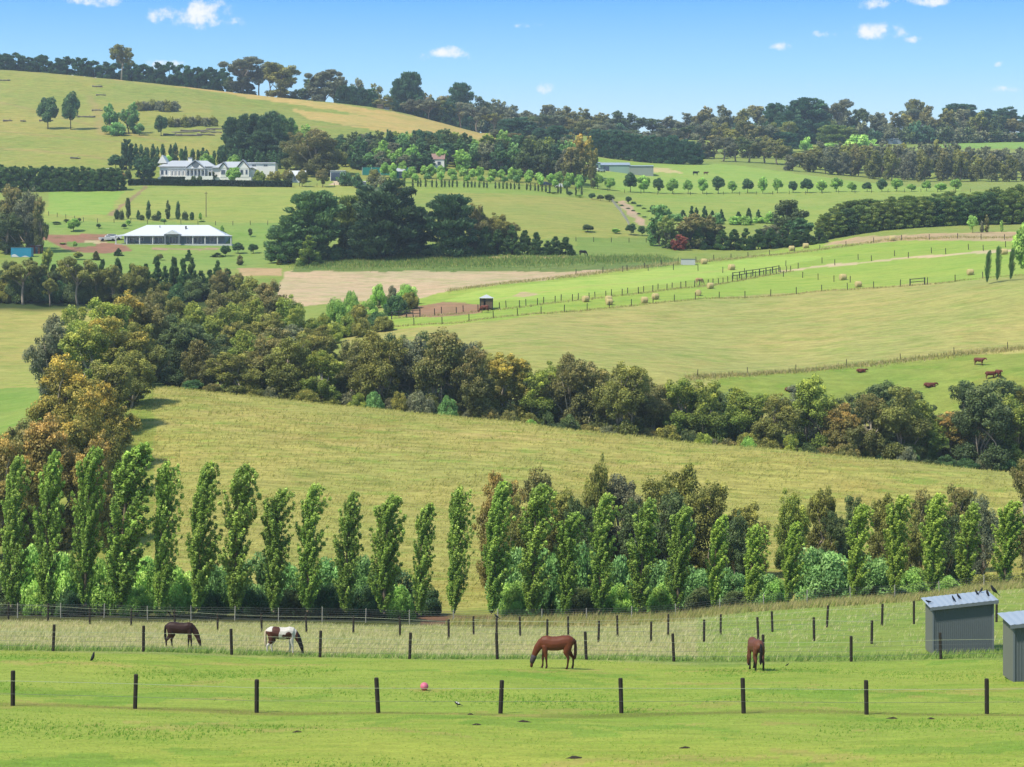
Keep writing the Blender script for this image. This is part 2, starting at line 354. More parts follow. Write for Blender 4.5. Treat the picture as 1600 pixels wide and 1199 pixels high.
area([(425,478),(445,424),(470,418),(720,424),(900,424),(1040,416),(1062,408),(900,432),(700,455),(640,472),(560,470),(470,480)], 440, 540, (208, 192, 154), 0.5)
area([(455,424),(475,405),(720,400),(1000,398),(1060,406),(1040,417),(900,425),(720,424)], 480, 560, (122, 146, 78), 0.9)
area([(720,403),(830,400),(900,402),(820,405)], 480, 560, (196, 182, 132), 0.4)
area([(40,420),(60,352),(90,344),(560,348),(440,420),(200,425)], 480, 600, (146, 176, 90), 0.3)
area([(60,372),(75,367),(180,366),(160,378),(200,385),(204,392),(160,397),(105,392),(95,385)], 500, 600, (164, 128, 104), 0.3)
area([(100,379),(150,379),(152,385),(110,386)], 500, 600, (128, 160, 84), 0.2)
area([(130,376),(160,375),(172,380),(135,379)], 500, 600, (200, 190, 150), 0.1)
area([(235,388),(340,388),(342,391),(235,391)], 500, 600, (178, 158, 130), 0.2)
area([(370,419),(440,418),(440,432),(375,432)], 440, 560, (196, 178, 132), 0.5)
area([(60,346),(90,296),(560,290),(600,350)], 570, 720, (166, 182, 94), 0.4)
area([(75,336),(75,299),(195,299),(185,310),(168,336)], 570, 720, (152, 188, 88), 0.2)
area([(166,337),(205,308),(225,292),(231,292),(212,309),(174,337)], 570, 740, (166, 150, 110), 0.3)
area([(640,372),(700,300),(960,312),(1000,372)], 560, 740, (164, 174, 92), 0.4)
area([(900,400),(900,372),(1060,372),(1060,400)], 530, 620, (140, 166, 84), 0.5)
area([(962,310),(1010,300),(2300,296),(2300,350),(1020,350)], 600, 760, (158, 182, 90), 0.4)
area([(1000,352),(1012,352),(984,320),(972,312),(966,318)], 600, 760, (200, 178, 148), 0.05)
area([(905,272),(930,236),(1120,255),(1400,292),(1500,292),(1500,302),(985,302),(905,290)], 750, 950, (158, 190, 90), 0.3)
area([(905,258),(1040,262),(1070,272),(1020,270),(905,266)], 780, 950, (208, 200, 140), 0.2)
area([(560,300),(580,262),(900,276),(960,290),(960,312),(700,302)], 690, 800, (150, 176, 84), 0.4)
area([(515,290),(530,275),(540,277),(532,290)], 690, 760, (214, 200, 168), 0.1)
band(735, 1160, (156, 170, 84), 0.9, p1=900)
big = 0.5 + 0.5*wob(XX, YY, 40.0)
paint(((YY > 760) & (YY < 1160) & (PX < 330)) * big * 0.5, (186, 178, 96), 0.5)
area([(150,122),(260,132),(420,158),(560,178),(700,206),(800,232),(800,214),(620,176),(430,150),(190,123)], 780, 1160, (206, 186, 112), 0.6)
area([(460,172),(620,186),(720,212),(700,222),(600,206),(480,186)], 780, 1160, (204, 186, 112), 0.6)
area([(1440,232),(1440,221),(2300,214),(2300,234)], 1000, 1420, (146, 186, 92), 0.3)
area([(1200,230),(1200,215),(1480,212),(1480,226)], 1000, 1420, (140, 165, 80), 0.3)
def track(pp, lo, hi, hw, c, f=.6):
    P = np.array([(W(px, D), D) for px, D in [(px, Dat(px, py, lo, hi)) for px, py in pp]]); best = np.full(XX.shape, 1e9)
    xw = XX + .8*wob(XX, YY, 9.0); sel = (YY > lo) & (YY < hi)
    for (xa, ya), (xb, yb) in zip(P[:-1], P[1:]):
        t_ = np.clip(((xw - xa)*(xb - xa) + (YY - ya)*(yb - ya)) / ((xb - xa)**2 + (yb - ya)**2), 0, 1)
        best = np.minimum(best, np.hypot(xw - xa - t_*(xb - xa), YY - ya - t_*(yb - ya)))
    paint(np.clip(1.3 - best / hw, 0, 1) * sel, c, .4, f)
for pp in ([(0,232),(60,236),(150,246),(190,256)], [(0,160),(80,178),(160,200),(260,222)], [(140,150),(152,175),(158,210)], [(330,210),(450,200),(560,196),(700,212)], [(0,205),(90,214),(190,222)]):
    track(pp, 745, 1085, 2.2, (176, 162, 104), .6)
for pp in ([(760,540),(1000,518),(1300,500),(1600,478)], [(900,505),(1200,482),(1600,452)], [(880,548),(1200,536),(1600,512)]): track(pp, 340, 430, .8, (196, 186, 122), .45)
for pp in ([(240,660),(500,690),(800,715),(1100,730)], [(300,640),(600,672),(900,690)]): track(pp, 185, 288, .7, (196, 184, 118), .45)
track([(1145,420),(1000,440),(860,455),(760,470)], 400, 540, 1.0, (196, 196, 120), .5)
far = np.clip((YY - 170) / 20, 0, 1)[..., None]; colr[..., :3] *= 1 + far * (np.array([1.05, 1.0, 0.98]) - 1)
V = np.stack([XX, YY, ZZ], -1).reshape(-1, 3)
nr, nc = XX.shape
idx = np.arange(nr * nc).reshape(nr, nc)
Q = np.stack([idx[:-1, :-1], idx[:-1, 1:], idx[1:, 1:], idx[1:, :-1]], -1).reshape(-1, 4)
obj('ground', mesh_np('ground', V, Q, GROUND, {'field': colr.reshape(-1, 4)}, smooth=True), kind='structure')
# ------------------------------------------------------------------ foliage
def unit(a): return a / np.maximum(np.linalg.norm(a, axis=-1, keepdims=True), 1e-9)
def leafcloud(C, R, n, s, rs, el=1.5, out=0.6, up=0.3, rin=0.45, tip=None, bri=None, spray=None, jit=0.5, wind=None):
    C = np.asarray(C, float); R = np.asarray(R, float); Kn = len(C)
    pw = R.prod(1) ** (2/3.); k = rs.choice(Kn, n, p=pw / pw.sum())
    d = unit(rs.normal(size=(n, 3))); r = rin + (1 - rin) * rs.rand(n) ** 0.6
    P = C[k] + d * R[k] * r[:, None]
    if spray is None:
        Nn = unit(d * out + np.array([0, 0, up]) + rs.normal(size=(n, 3)) * jit)
        T = unit(np.cross(Nn, rs.normal(size=(n, 3))))
    else:
        T = unit(spray(P, d) + rs.normal(size=(n, 3)) * jit * 0.6)
        Nn = unit(np.cross(T, np.cross(d + rs.normal(size=(n, 3)) * 0.4, T)))
    if wind is not None: T = unit(T * 0.6 + np.asarray(wind) * 0.6); Nn = unit(np.cross(T, rs.normal(size=(n, 3))))
    B = np.cross(Nn, T)
    sz = (s * (0.6 + 0.8 * rs.rand(n)))[:, None]
    v = np.stack([P + T*sz*el*.5, P + B*sz*.5, P - T*sz*el*.5, P - B*sz*.5], 1)
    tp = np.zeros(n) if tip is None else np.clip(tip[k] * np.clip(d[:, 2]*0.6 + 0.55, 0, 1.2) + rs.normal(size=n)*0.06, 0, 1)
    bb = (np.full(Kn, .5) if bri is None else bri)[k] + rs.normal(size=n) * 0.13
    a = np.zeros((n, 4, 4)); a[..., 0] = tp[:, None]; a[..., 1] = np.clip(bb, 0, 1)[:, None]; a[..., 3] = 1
    return v.reshape(-1, 3), a.reshape(-1, 4)
def crown_mesh(name, parts):
    V = np.concatenate([p[0] for p in parts]); A = np.concatenate([p[1] for p in parts])
    return mesh_np(name, V, np.arange(len(V)).reshape(-1, 4), LEAF, {'leaf': A})
def limb(mb, p0, p1, r0, r1, rs, bend=0.12, seg=4, n=6):
    p0 = np.array(p0, float); p1 = np.array(p1, float); Ln = np.linalg.norm(p1 - p0)
    off = rs.normal(size=3) * bend * Ln; pts = []; rad = []
    for i in range(seg + 1):
        t = i / seg; pts.append(p0 + (p1 - p0)*t + off * math.sin(math.pi * t)); rad.append(r0 + (r1 - r0)*t)
    mb.tube(pts, rad, n)
    return pts
KIND = {}
def reg(kind, size, pairs): KIND[kind] = dict(size=size, v=pairs, i=0)

def make_gum(seed, W0=9.0, H0=11.0, n=6500, s=0.36, per=15, tipmax=1.0):
    rs = np.random.RandomState(seed); C = []; R = []; lobes = [((rs.normal()*.05*W0, rs.normal()*.05*W0, H0*.74), (.25*W0, .25*W0, .25*H0))]
    nl = 5 + rs.randint(3); a0 = rs.rand()*6.28
    for i in range(nl):
        an = a0 + i*2*math.pi/nl + rs.normal()*.3; off = W0*(.17 + .13*rs.rand()); zz = H0*(.30 + .42*rs.rand()); q = .8 + .45*rs.rand()
        lobes.append(((math.cos(an)*off, math.sin(an)*off, zz), (.19*W0*q, .19*W0*q, .17*H0*q)))
    for i in range(4):
        an = rs.rand()*6.28; lobes.append(((math.cos(an)*W0*.24, math.sin(an)*W0*.24, H0*.15), (.16*W0, .16*W0, .13*H0)))
    for c, r in lobes:
        c = np.array(c); r = np.array(r)
        for j in range(per):
            d = unit(rs.normal(size=3)); d[2] = abs(d[2]) if rs.rand() < .6 else d[2]
            q = .68 + .32*rs.rand(); sz = W0*(.048 + .055*rs.rand())
            C.append(c + d*r*q); R.append((sz, sz, sz*(.7 + .3*rs.rand())))
        C.append(c); R.append(tuple(r*.75))
    C = np.array(C); R = np.array(R); C[:, 2] *= H0*.97 / (C[:, 2] + R[:, 2]*.7).max()
    tip = np.clip((C[:, 2]/H0 - .30)*1.7, 0, 1) * (.25 + .85*rs.rand(len(C))) * tipmax; bri = 0.22 + 0.5*rs.rand(len(C))
    cr = crown_mesh('crown', [leafcloud(C, R, n, s, rs, tip=tip, bri=bri, up=0.35, rin=.3)])
    mb = MB(); f = limb(mb, (0,0,-.3), (rs.normal()*.05*W0, 0, H0*.62), W0*.026, W0*.012, rs, .04, 5, 7)
    for c in C[rs.choice(len(C), 16, replace=False)]: limb(mb, f[1 + rs.randint(4)], c, W0*.015, W0*.004, rs, .1, 3, 5)
    return cr, mb.mesh('trunk', BARK, True)
def make_open(seed, W0=12.0, H0=16.0, n=8000, s=0.34):
    rs = np.random.RandomState(seed); mb = MB(); C = []; R = []
    f = limb(mb, (0,0,-.3), (rs.normal()*.8, rs.normal()*.8, H0*.5), .42, .26, rs, .05, 5, 7)
    for i in range(8):
        an = i*2*math.pi/8 + rs.rand()*.5; el = rs.rand()
        e1 = np.array([math.cos(an)*W0*(.2+.18*rs.rand()), math.sin(an)*W0*(.2+.18*rs.rand()), H0*(.62 + .28*el)])
        st = f[3 + (i % 3)] if i % 3 else f[5]
        pts = limb(mb, st, e1, .17, .07, rs, .1, 4, 5)
        for j in range(4):
            e2 = e1 + rs.normal(size=3) * np.array([.11*W0, .11*W0, .08*H0]); limb(mb, pts[2], e2, .06, .02, rs, .1, 3, 4)
            rr = W0*(.075 + .06*rs.rand()); C.append(e2 + np.array([0, 0, .3])); R.append((rr*1.1, rr*1.1, rr*.82))
    C = np.array(C); R = np.array(R); C[:, 2] *= H0 / (C[:, 2] + R[:, 2]*.8).max()
    cr = crown_mesh('crown', [leafcloud(C, R, n, s, rs, tip=.7*rs.rand(len(C)), bri=.3 + .4*rs.rand(len(C)), up=.5)])
    return cr, mb.mesh('trunk', BARK, True)
def make_poplar(seed, H0=13.0, n=26000):
    rs = np.random.RandomState(seed); mb = MB(); C = []; R = []; tip = []
    lean = 0.5 + .4*rs.rand()
    def axis(z): t = z / H0; return np.array([lean * t**2.2 * 0.9, 0.05*math.sin(3*t + seed), z])
    zs = np.linspace(-.3, H0*.97, 12); mb.tube([axis(z) for z in zs], [.17*(1 - z/H0*.9) + .01 for z in zs], 7); br = MB()
    nb = 104
    peak = .5 + .25*rs.rand(); foot = .10 + .14*rs.rand(); asym = rs.rand()*6.28
    for i in range(nb):
        t = 0.06 + 0.90 * (i + rs.rand()) / nb
        prof = (min(1, t/foot))**.7 * (1.0 if t < peak else max(0.10, 1 - ((t - peak)/(1.02 - peak))**1.5)) * (.85 + .3*t if t < .6 else 1)
        prof *= 0.72 + .45*rs.rand(); 
        gap = 0.82 if math.sin(t*17 + seed*2.1) > .8 else 1.0
        an = rs.rand()*2*math.pi
        p0 = axis(t*H0*.94); rmax = 1.30*prof*gap*(1 + .22*math.cos(an - asym))
        Lb = 1.0 + 1.5*prof
        tipx = 0.30 + 0.45*rs.rand()                       # blown to the right
        pts = []
        for j in range(5):
            u = j/4
            pts.append(p0 + np.array([math.cos(an)*rmax*u**.8 + tipx*u**2*(.4 + .7*t), math.sin(an)*rmax*u**.8, Lb*u*(1 - .15*u)]))
        if pts[-1][2] > H0: 
            sh = pts[-1][2] - H0
            pts = [q - np.array([0, 0, sh*(jj/4.)]) for jj, q in enumerate(pts)]
        br.tube(pts, [.035*(1-.8*j/4) + .006 for j in range(5)], 4)
        tb = rs.rand()
        for j in range(1, 5):
            rr = (.37 - .04*j) * (.8 + .45*rs.rand())
            C.append(pts[j]); R.append((rr*.85, rr*.85, rr*1.15)); tip.append((.2 + .8*tb) * (.35 + .65*j/4) * (.55 + .5*t))
    C = np.array(C); R = np.array(R); tip = np.array(tip)
    bri = np.clip(.28 + .42*rs.rand(len(C)), 0, 1)
    v, a = leafcloud(C, R, n, .115, rs, el=1.35, rin=.15, tip=tip, bri=bri, up=.2, jit=.6)
    cr = crown_mesh('crown', [(v, a)])
    return cr, mb.mesh('trunk', BARK, True), br.mesh('branches', BARK, True)
def make_macro(seed, W0=14.0, H0=18.0, n=15000):
    rs = np.random.RandomState(seed); C = []; R = []; 
    for i in range(70):
        t = rs.rand()**.9; an = rs.rand()*2*math.pi
        prof = (math.sin(math.pi*min(1, (t*.58 + .30)))**.6)
        rad = W0*.5*prof*(.72 + .22*rs.rand())
        if t > .93: rad *= .6
        sz = W0*(.075 + .06*rs.rand())
        C.append((math.cos(an)*rad, math.sin(an)*rad, H0*(.05 + .86*t))); R.append((sz*1.2, sz*1.2, sz*.62))
    for i in range(10): C.append((rs.normal()*.5, rs.normal()*.5, H0*(.1 + .07*i))); R.append((W0*.3, W0*.3, H0*.08))
    C = np.array(C); R = np.array(R); C[:, 2] *= H0*.98 / (C[:, 2] + R[:, 2]*.8).max()
    sp = lambda P, d: unit(np.stack([P[:, 0], P[:, 1], 0*P[:, 0]], -1)) + np.array([0, 0, .75])
    cr = crown_mesh('crown', [leafcloud(C, R, n, .42, rs, el=2.2, tip=.6*rs.rand(len(C)), bri=.25 + .5*rs.rand(len(C)), spray=sp, jit=.8)])
    mb = MB(); limb(mb, (0,0,-.3), (0,0,H0*.8), .55, .1, rs, .02)
    return cr, mb.mesh('trunk', BARK, True)
def make_cone(seed, W0=5.0, H0=10.0, n=5000, tipz=0.75, s=.3, blunt=0.0):
    rs = np.random.RandomState(seed); C = []; R = []
    for i in range(54):
        t = rs.rand()**1.15; an = rs.rand()*2*math.pi
        prof = (1 - t)**tipz * (1 - blunt) + blunt * (1 if t < .75 else max(.06, 1 - ((t-.75)/.25)**1.6))
        rad = W0*.5*prof*(.62 + .3*rs.rand()); sz = W0*(.07 + .07*prof)*(.8 + .5*rs.rand())
        C.append((math.cos(an)*rad, math.sin(an)*rad, H0*(.03 + .93*t))); R.append((sz, sz, sz*1.1))
    C = np.array(C); R = np.array(R)
    sp = lambda P, d: unit(np.stack([P[:, 0], P[:, 1], 0*P[:, 0]], -1)) * .8 + np.array([0, 0, 1.0])
    cr = crown_mesh('crown', [leafcloud(C, R, n, s, rs, el=2.3, tip=.8*rs.rand(len(C)), bri=.25 + .5*rs.rand(len(C)), spray=sp, jit=.7)])
    mb = MB(); mb.tube([(0,0,-.3), (0,0,H0*.93)], [W0*.03, .02], 6)
    return cr, mb.mesh('trunk', BARK, True)
def make_round(seed, W0=5.0, H0=7.0, n=5000, s=.26, base=.12):
    rs = np.random.RandomState(seed); C = []; R = []
    for i in range(22):
        d = unit(rs.normal(size=3)); q = .6 + .15*rs.rand(); sz = W0*(.13 + .08*rs.rand())
        tz = .5 + .5*d[2]*q; wid = (1.05 - .45*tz)
        C.append((d[0]*W0*.5*q*wid, d[1]*W0*.5*q*wid, H0*(base + (1 - base)*tz*.92))); R.append((sz, sz, sz))
    C.append((0, 0, H0*.55)); R.append((W0*.28, W0*.28, H0*.25))
    C = np.array(C); R = np.array(R)
    cr = crown_mesh('crown', [leafcloud(C, R, n, s, rs, tip=rs.rand(len(C)), bri=.25 + .5*rs.rand(len(C)))])
    mb = MB(); f = limb(mb, (0,0,-.3), (0,0,H0*.6), W0*.025, W0*.01, rs, .02)
    for c in C[:6]: limb(mb, f[2], c, W0*.012, W0*.004, rs, .08, 3, 4)
    return cr, mb.mesh('trunk', BARK, True)
def make_column(seed, W0=2.0, H0=9.0, n=1500, s=.26):
    rs = np.random.RandomState(seed); C = []; R = []
    for i in range(40):
        t = rs.rand(); an = rs.rand()*2*math.pi
        prof = min(1, t/.15)**.6 * (1 if t < .5 else max(.08, 1 - ((t-.5)/.5)**1.8))
        rad = W0*.5*prof*(.4 + .3*rs.rand()); sz = W0*.2*(.5 + .6*prof)
        C.append((math.cos(an)*rad, math.sin(an)*rad, H0*(.05 + .9*t))); R.append((sz, sz, sz*2.2))
    sp = lambda P, d: np.array([0, 0, 1.0]) + 0*P
    cr = crown_mesh('crown', [leafcloud(np.array(C), np.array(R), n, s, rs, el=2.0, tip=.8*rs.rand(40), bri=.25 + .5*rs.rand(40), spray=sp, jit=.8)])
    mb = MB(); mb.tube([(0,0,-.3), (0,0,H0*.9)], [W0*.05, .02], 6)
    return cr, mb.mesh('trunk', BARK, True)
def make_bush(seed, W0=6.0, H0=5.0, n=11000, s=.15, el=2.0):
    rs = np.random.RandomState(seed); C = []; R = []
    for i in range(34):
        d = unit(rs.normal(size=3)); d[2] = abs(d[2]); q = .62 + .2*rs.rand(); sz = W0*(.1 + .08*rs.rand())
        C.append((d[0]*W0*.5*q, d[1]*W0*.5*q, H0*(.1 + .8*d[2]*q*1.05))); R.append((sz, sz, sz*.9))
    for i in range(8): C.append((rs.normal()*W0*.18, rs.normal()*W0*.18, H0*(.12 + .3*rs.rand()))); R.append((W0*.2, W0*.2, H0*.16))
    C = np.array(C); R = np.array(R)
    cr = crown_mesh('crown', [leafcloud(C, R, n, s, rs, el=el, tip=rs.rand(len(C)), bri=.25 + .5*rs.rand(len(C)), up=.2, jit=.7)])
    mb = MB()
    for i in range(5): limb(mb, (0, 0, -.3), C[i], .09, .02, rs, .1)
    return cr, mb.mesh('trunk', BARK, True)

reg('poplar', (3.3, 13.0), [make_poplar(s, n=32000) for s in range(1, 9)])
reg('gum', (9.0, 11.0), [make_gum(s, n=30000, s=.17) for s in range(11, 17)])
reg('gumfar', (9.0, 11.0), [make_gum(s, n=7500, s=.34, per=9) for s in range(21, 27)])
reg('open', (12.0, 16.0), [make_open(s) for s in (31, 32, 33, 34)])
reg('macro', (14.0, 18.0), [make_macro(s) for s in (41, 42, 43, 44)])
reg('cone', (5.0, 10.0), [make_cone(s) for s in (51, 52, 53)])
reg('spire', (4.0, 10.0), [make_cone(s, 4.0, 10.0, 6000, .75, .3, .85) for s in (54, 55, 56, 57)])
reg('round', (5.0, 7.0), [make_round(s) for s in (61, 62, 63, 64)])
reg('column', (2.0, 9.0), [make_column(s) for s in (71, 72, 73)])
reg('bush', (6.0, 5.0), [make_bush(s) for s in (81, 82, 83, 84)])
reg('bushfar', (6.0, 5.0), [make_bush(s, n=1500, s=.42, el=1.4) for s in (85, 86)])

trs = random.Random(7)
LK = 1.55
BARKS = {'poplar': (150, 135, 105), 'gum': (205, 192, 168), 'gumfar': (150, 138, 120), 'open': (190, 175, 155), 'round': (95, 80, 62)}
def vary(c, a=.1):
    k = 1 + trs.uniform(-a, a); return tuple(max(0.004, v * k * (1 + trs.uniform(-a*.5, a*.5))) for v in c)
def tree(kind, px, D, top, wpx, tint, tip, label, group, name='tree', cat='tree', sink=0.0, mat_k=1.0):
    k = KIND[kind]; W0, H0 = k['size']
    g = G(px, D); h = max((HY - top) * D / F - g.z + sink, 0.5); wd = wpx * D / F
    root = empty(name, (g.x, g.y, g.z - sink), label, cat, group, trs.uniform(-.3, .3) if kind == 'poplar' else trs.uniform(0, 6.28))
    root.scale = (wd / W0, wd / W0, h / H0)
    cr, tk, *more = k['v'][k['i'] % len(k['v'])]; k['i'] += 1
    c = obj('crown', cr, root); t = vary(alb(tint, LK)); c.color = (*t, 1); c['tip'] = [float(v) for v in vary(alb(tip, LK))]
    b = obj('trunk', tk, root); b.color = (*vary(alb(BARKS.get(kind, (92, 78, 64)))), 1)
    for m_ in more: q = obj('branches', m_, root, kind='stuff'); q.color = b.color
    return root
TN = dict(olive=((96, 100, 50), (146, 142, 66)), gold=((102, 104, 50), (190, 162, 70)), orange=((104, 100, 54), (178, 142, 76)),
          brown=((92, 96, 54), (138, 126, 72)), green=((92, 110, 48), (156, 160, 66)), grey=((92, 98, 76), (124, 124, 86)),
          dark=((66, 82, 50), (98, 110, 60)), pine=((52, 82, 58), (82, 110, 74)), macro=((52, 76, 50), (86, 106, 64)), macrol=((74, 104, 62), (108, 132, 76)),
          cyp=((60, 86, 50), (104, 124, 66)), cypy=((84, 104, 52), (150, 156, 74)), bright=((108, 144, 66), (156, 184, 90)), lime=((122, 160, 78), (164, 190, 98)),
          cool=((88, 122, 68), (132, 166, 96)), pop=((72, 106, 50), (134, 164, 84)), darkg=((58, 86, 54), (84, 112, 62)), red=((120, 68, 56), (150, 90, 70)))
ADJ = dict(olive='olive-green', gold='golden-topped', orange='rusty orange-topped', brown='brownish', green='yellow-green', grey='grey-green', dark='dark green',
           pine='dark blue-green', macro='dark green', macrol='mid-green', cyp='dark green', cypy='yellowish-green', bright='fresh green', lime='pale lime-green',
           cool='soft cool-green', pop='bright green', darkg='deep green', red='dark red')
def row(kind, items, what, where, group, name='tree', cat='tree', fmt='{adj} {what}, {nth} from the left {where}'):
    "items: (px, D, top, width px, tint)"
    for i, (px, D, top, wpx, tn) in enumerate(sorted(items, key=lambda q: q[0])):
        tree(kind, px, D, top, wpx, *TN[tn], fmt.format(adj=ADJ[tn], what=what, nth=nth(i + 1), where=where), group, name, cat)

# the windblown poplars along the creek
POP = [(18,712,50),(72,703,54),(133,698,52),(188,692,74),(250,720,50),(307,720,60),(368,724,62),(428,764,48),(481,756,48),(540,767,50),(600,773,54),(656,785,38),
       (709,760,44),(768,750,54),(832,755,54),(884,801,42),(937,771,48),(1001,778,56),(1059,790,42),(1115,804,38),(1172,819,40),(1231,814,40),(1337,787,42),(1398,774,48),
       (1457,771,46),(1510,785,44),(1570,782,48)]
for i, (px, top, wd) in enumerate(POP):
    D = 170 if px < 1100 else 171
    lt = ('pop', (92, 118, 46), (166, 186, 88)) if i < 19 else ('pop', (106, 132, 50), (174, 192, 86))
    sz = 'broad' if wd > 58 else ('slim' if wd < 42 else 'tall')
    tree('poplar', px, D, top, wd * trs.uniform(1.02, 1.2), lt[1], lt[2], f'{sz} windblown poplar, {nth(i+1)} from the left in the row along the creek', 'windblown poplars along the creek', 'poplar_tree')

# shrubs and willows behind the poplars
sh = []
for px, top, wd, tn in [(-20,850,80,'bright'),(40,835,70,'lime'),(95,838,70,'lime'),(160,860,60,'bright'),(228,850,70,'lime'),(275,870,60,'lime'),(335,862,60,'cool'),(400,850,70,'cool'),(452,862,60,'cool'),
                        (512,858,60,'cool'),(565,845,70,'cool'),(622,870,60,'darkg'),(668,905,40,'darkg'),(806,838,70,'cool'),(858,832,66,'cool'),(912,832,70,'cool'),(968,848,60,'cool'),(1030,862,60,'cool'),(1085,868,64,'cool'),(1140,878,66,'cool'),
                        (1200,885,60,'cool'),(1285,842,96,'cool'),(1362,850,80,'cool'),(1430,880,66,'bright'),(1482,892,50,'bright'),(1545,890,60,'olive'),(1610,880,60,'olive')]:
    sh.append((px, 178 + trs.uniform(-2, 3), top, wd * 1.1, tn))
row('bush', sh, 'willowy shrub', 'behind the poplar row', 'shrubs behind the poplars', 'shrub', 'shrub')
sh = [(px, 175, 905 + trs.uniform(-8, 12), 52, trs.choice(['darkg', 'dark', 'bright'])) for px in (10, 60, 110, 215, 330, 395, 455, 515, 570, 625, 800, 905, 965, 1035, 1095, 1150, 1215, 1320, 1400)]
row('bush', sh, 'low bush', 'between the poplar trunks', 'low bushes under the poplars', 'bush', 'bush')

# eucalypts at the foot of the long-grass paddock
it = [(782,722,80,'orange'),(838,718,84,'brown'),(880,750,80,'olive'),(934,696,56,'olive'),(966,728,92,'grey'),(1012,735,88,'olive'),(1072,710,100,'olive'),(1120,737,84,'olive'),(1172,772,70,'olive'),
      (1238,752,62,'green'),(1288,748,60,'olive'),(1330,764,56,'dark'),(1385,758,66,'olive'),(1440,752,66,'brown'),(1494,744,72,'brown'),(1534,754,56,'grey'),(1602,705,80,'brown')]
row('gum', [(p, 196 + trs.uniform(-5, 8), t + 8, w_*1.1, c) for p, t, w_, c in it], 'gum tree', 'in the clump above the creek', 'gum trees above the creek', 'gum_tree')
it = [(800,768,70,'olive'),(905,772,80,'dark'),(1000,775,90,'dark'),(1050,760,90,'dark'),(1150,795,70,'dark'),(1300,795,64,'dark'),(1420,792,64,'olive'),(1475,790,70,'dark')]
row('gum', [(p, 189 + trs.uniform(-2, 3), t, w_, c) for p, t, w_, c in it], 'gum', 'in the front rank of the creek clump', 'front rank gums above the creek', 'gum_tree')

# golden gums climbing the left edge of the paddock
it = [(8,205,672,110,'orange'),(70,209,642,125,'orange'),(150,207,668,80,'orange'),(40,222,650,100,'brown'),(128,228,604,110,'gold'),(165,243,592,90,'gold'),(95,250,548,112,'gold'),(160,260,560,110,'olive'),
      (205,272,540,80,'olive'),(140,278,505,100,'green'),(180,290,492,120,'gold'),(82,298,487,74,'grey'),(222,300,500,76,'olive'),(160,312,462,110,'green'),(190,326,450,110,'gold'),(232,330,470,80,'brown'),(120,330,475,80,'green')]
for i, (p, D, t, w_, c) in enumerate(it):
    tree('gum', p, D, t, w_*1.12, *TN[c], f'{ADJ[c]} gum, {nth(i+1)} from the front in the line climbing the left paddock edge', 'gums along the left paddock edge', 'gum_tree')

# belt of eucalypts in the gully behind the paddock crest
fr = [(312,528,60,'brown'),(366,548,80,'olive'),(412,520,80,'brown'),(456,518,80,'olive'),(502,545,70,'green'),(546,530,64,'brown'),(590,512,80,'olive'),(640,522,80,'grey'),(690,508,90,'brown'),(738,532,70,'brown'),
      (790,548,80,'gold'),(842,578,70,'green'),(888,548,80,'brown'),(934,572,76,'brown'),(976,562,80,'olive'),(1022,595,70,'brown'),(1062,588,80,'green'),(1110,592,76,'green'),(1160,602,80,'green'),(1212,612,70,'olive'),
      (1268,582,76,'green'),(1312,622,70,'orange'),(1360,612,76,'brown'),(1402,600,90,'olive'),(1440,622,80,'green'),(1492,640,80,'orange'),(1536,592,90,'dark'),(1585,612,80,'green')]
row('gum', [(p, 297 + trs.uniform(-2, 5), t, w_*1.25, c) for p, t, w_, c in fr], 'gum tree', 'in the front rank of the gully belt', 'gum belt in the gully', 'gum_tree')
bk = [(290,500,80,'dark'),(335,520,80,'dark'),(390,512,80,'green'),(435,508,80,'brown'),(480,515,80,'olive'),(565,520,70,'olive'),(615,518,80,'dark'),(665,515,80,'dark'),(715,520,70,'grey'),(765,550,70,'olive'),(815,562,70,'dark'),
      (865,562,70,'green'),(912,560,70,'brown'),(955,572,70,'olive'),(1000,585,70,'olive'),(1042,598,70,'brown'),(1085,600,70,'olive'),(1135,604,70,'dark'),(1190,615,60,'dark'),(1240,600,60,'grey'),(1290,612,60,'dark'),(1335,610,60,'dark'),(1380,592,80,'dark'),(1425,604,70,'dark'),
      (1510,592,80,'dark'),(1560,590,90,'dark'),(1600,600,70,'olive')]
row('gum', [(p, 316 + trs.uniform(-3, 5), t, w_*1.25, c) for p, t, w_, c in bk], 'gum tree', 'in the back rank of the gully belt', 'back of the gum belt in the gully', 'gum_tree')
sh = [(560,610,34,'green'),(585,604,34,'cool'),(625,606,30,'olive'),(655,600,50,'grey'),(700,612,34,'cool'),(1100,670,34,'green'),(1170,672,30,'bright'),(1235,672,40,'green'),(1420,690,34,'grey'),(480,602,40,'olive'),(830,650,30,'bright')]
row('bush', [(p, 291, t, w_, c) for p, t, w_, c in sh], 'shrub', 'along the paddock crest before the gully gums', 'shrubs along the paddock crest', 'shrub', 'shrub')
ub = [(float(p), 293.5 + trs.uniform(-1, 2), 0, 30 + trs.uniform(0, 20), trs.choice(['dark', 'olive', 'darkg', 'brown', 'grey'])) for p in np.arange(300, 1610, 31)]
rl = lambda p: float(np.interp(p, [250, 400, 600, 800, 1000, 1200, 1400, 1600], [606, 622, 642, 662, 685, 703, 722, 740]))
row('bush', [(p, D, rl(p) - trs.uniform(16, 34), w_, c) for p, D, t, w_, c in ub], 'understorey bush', 'along the foot of the gully belt', 'understorey of the gully belt', 'bush', 'bush')
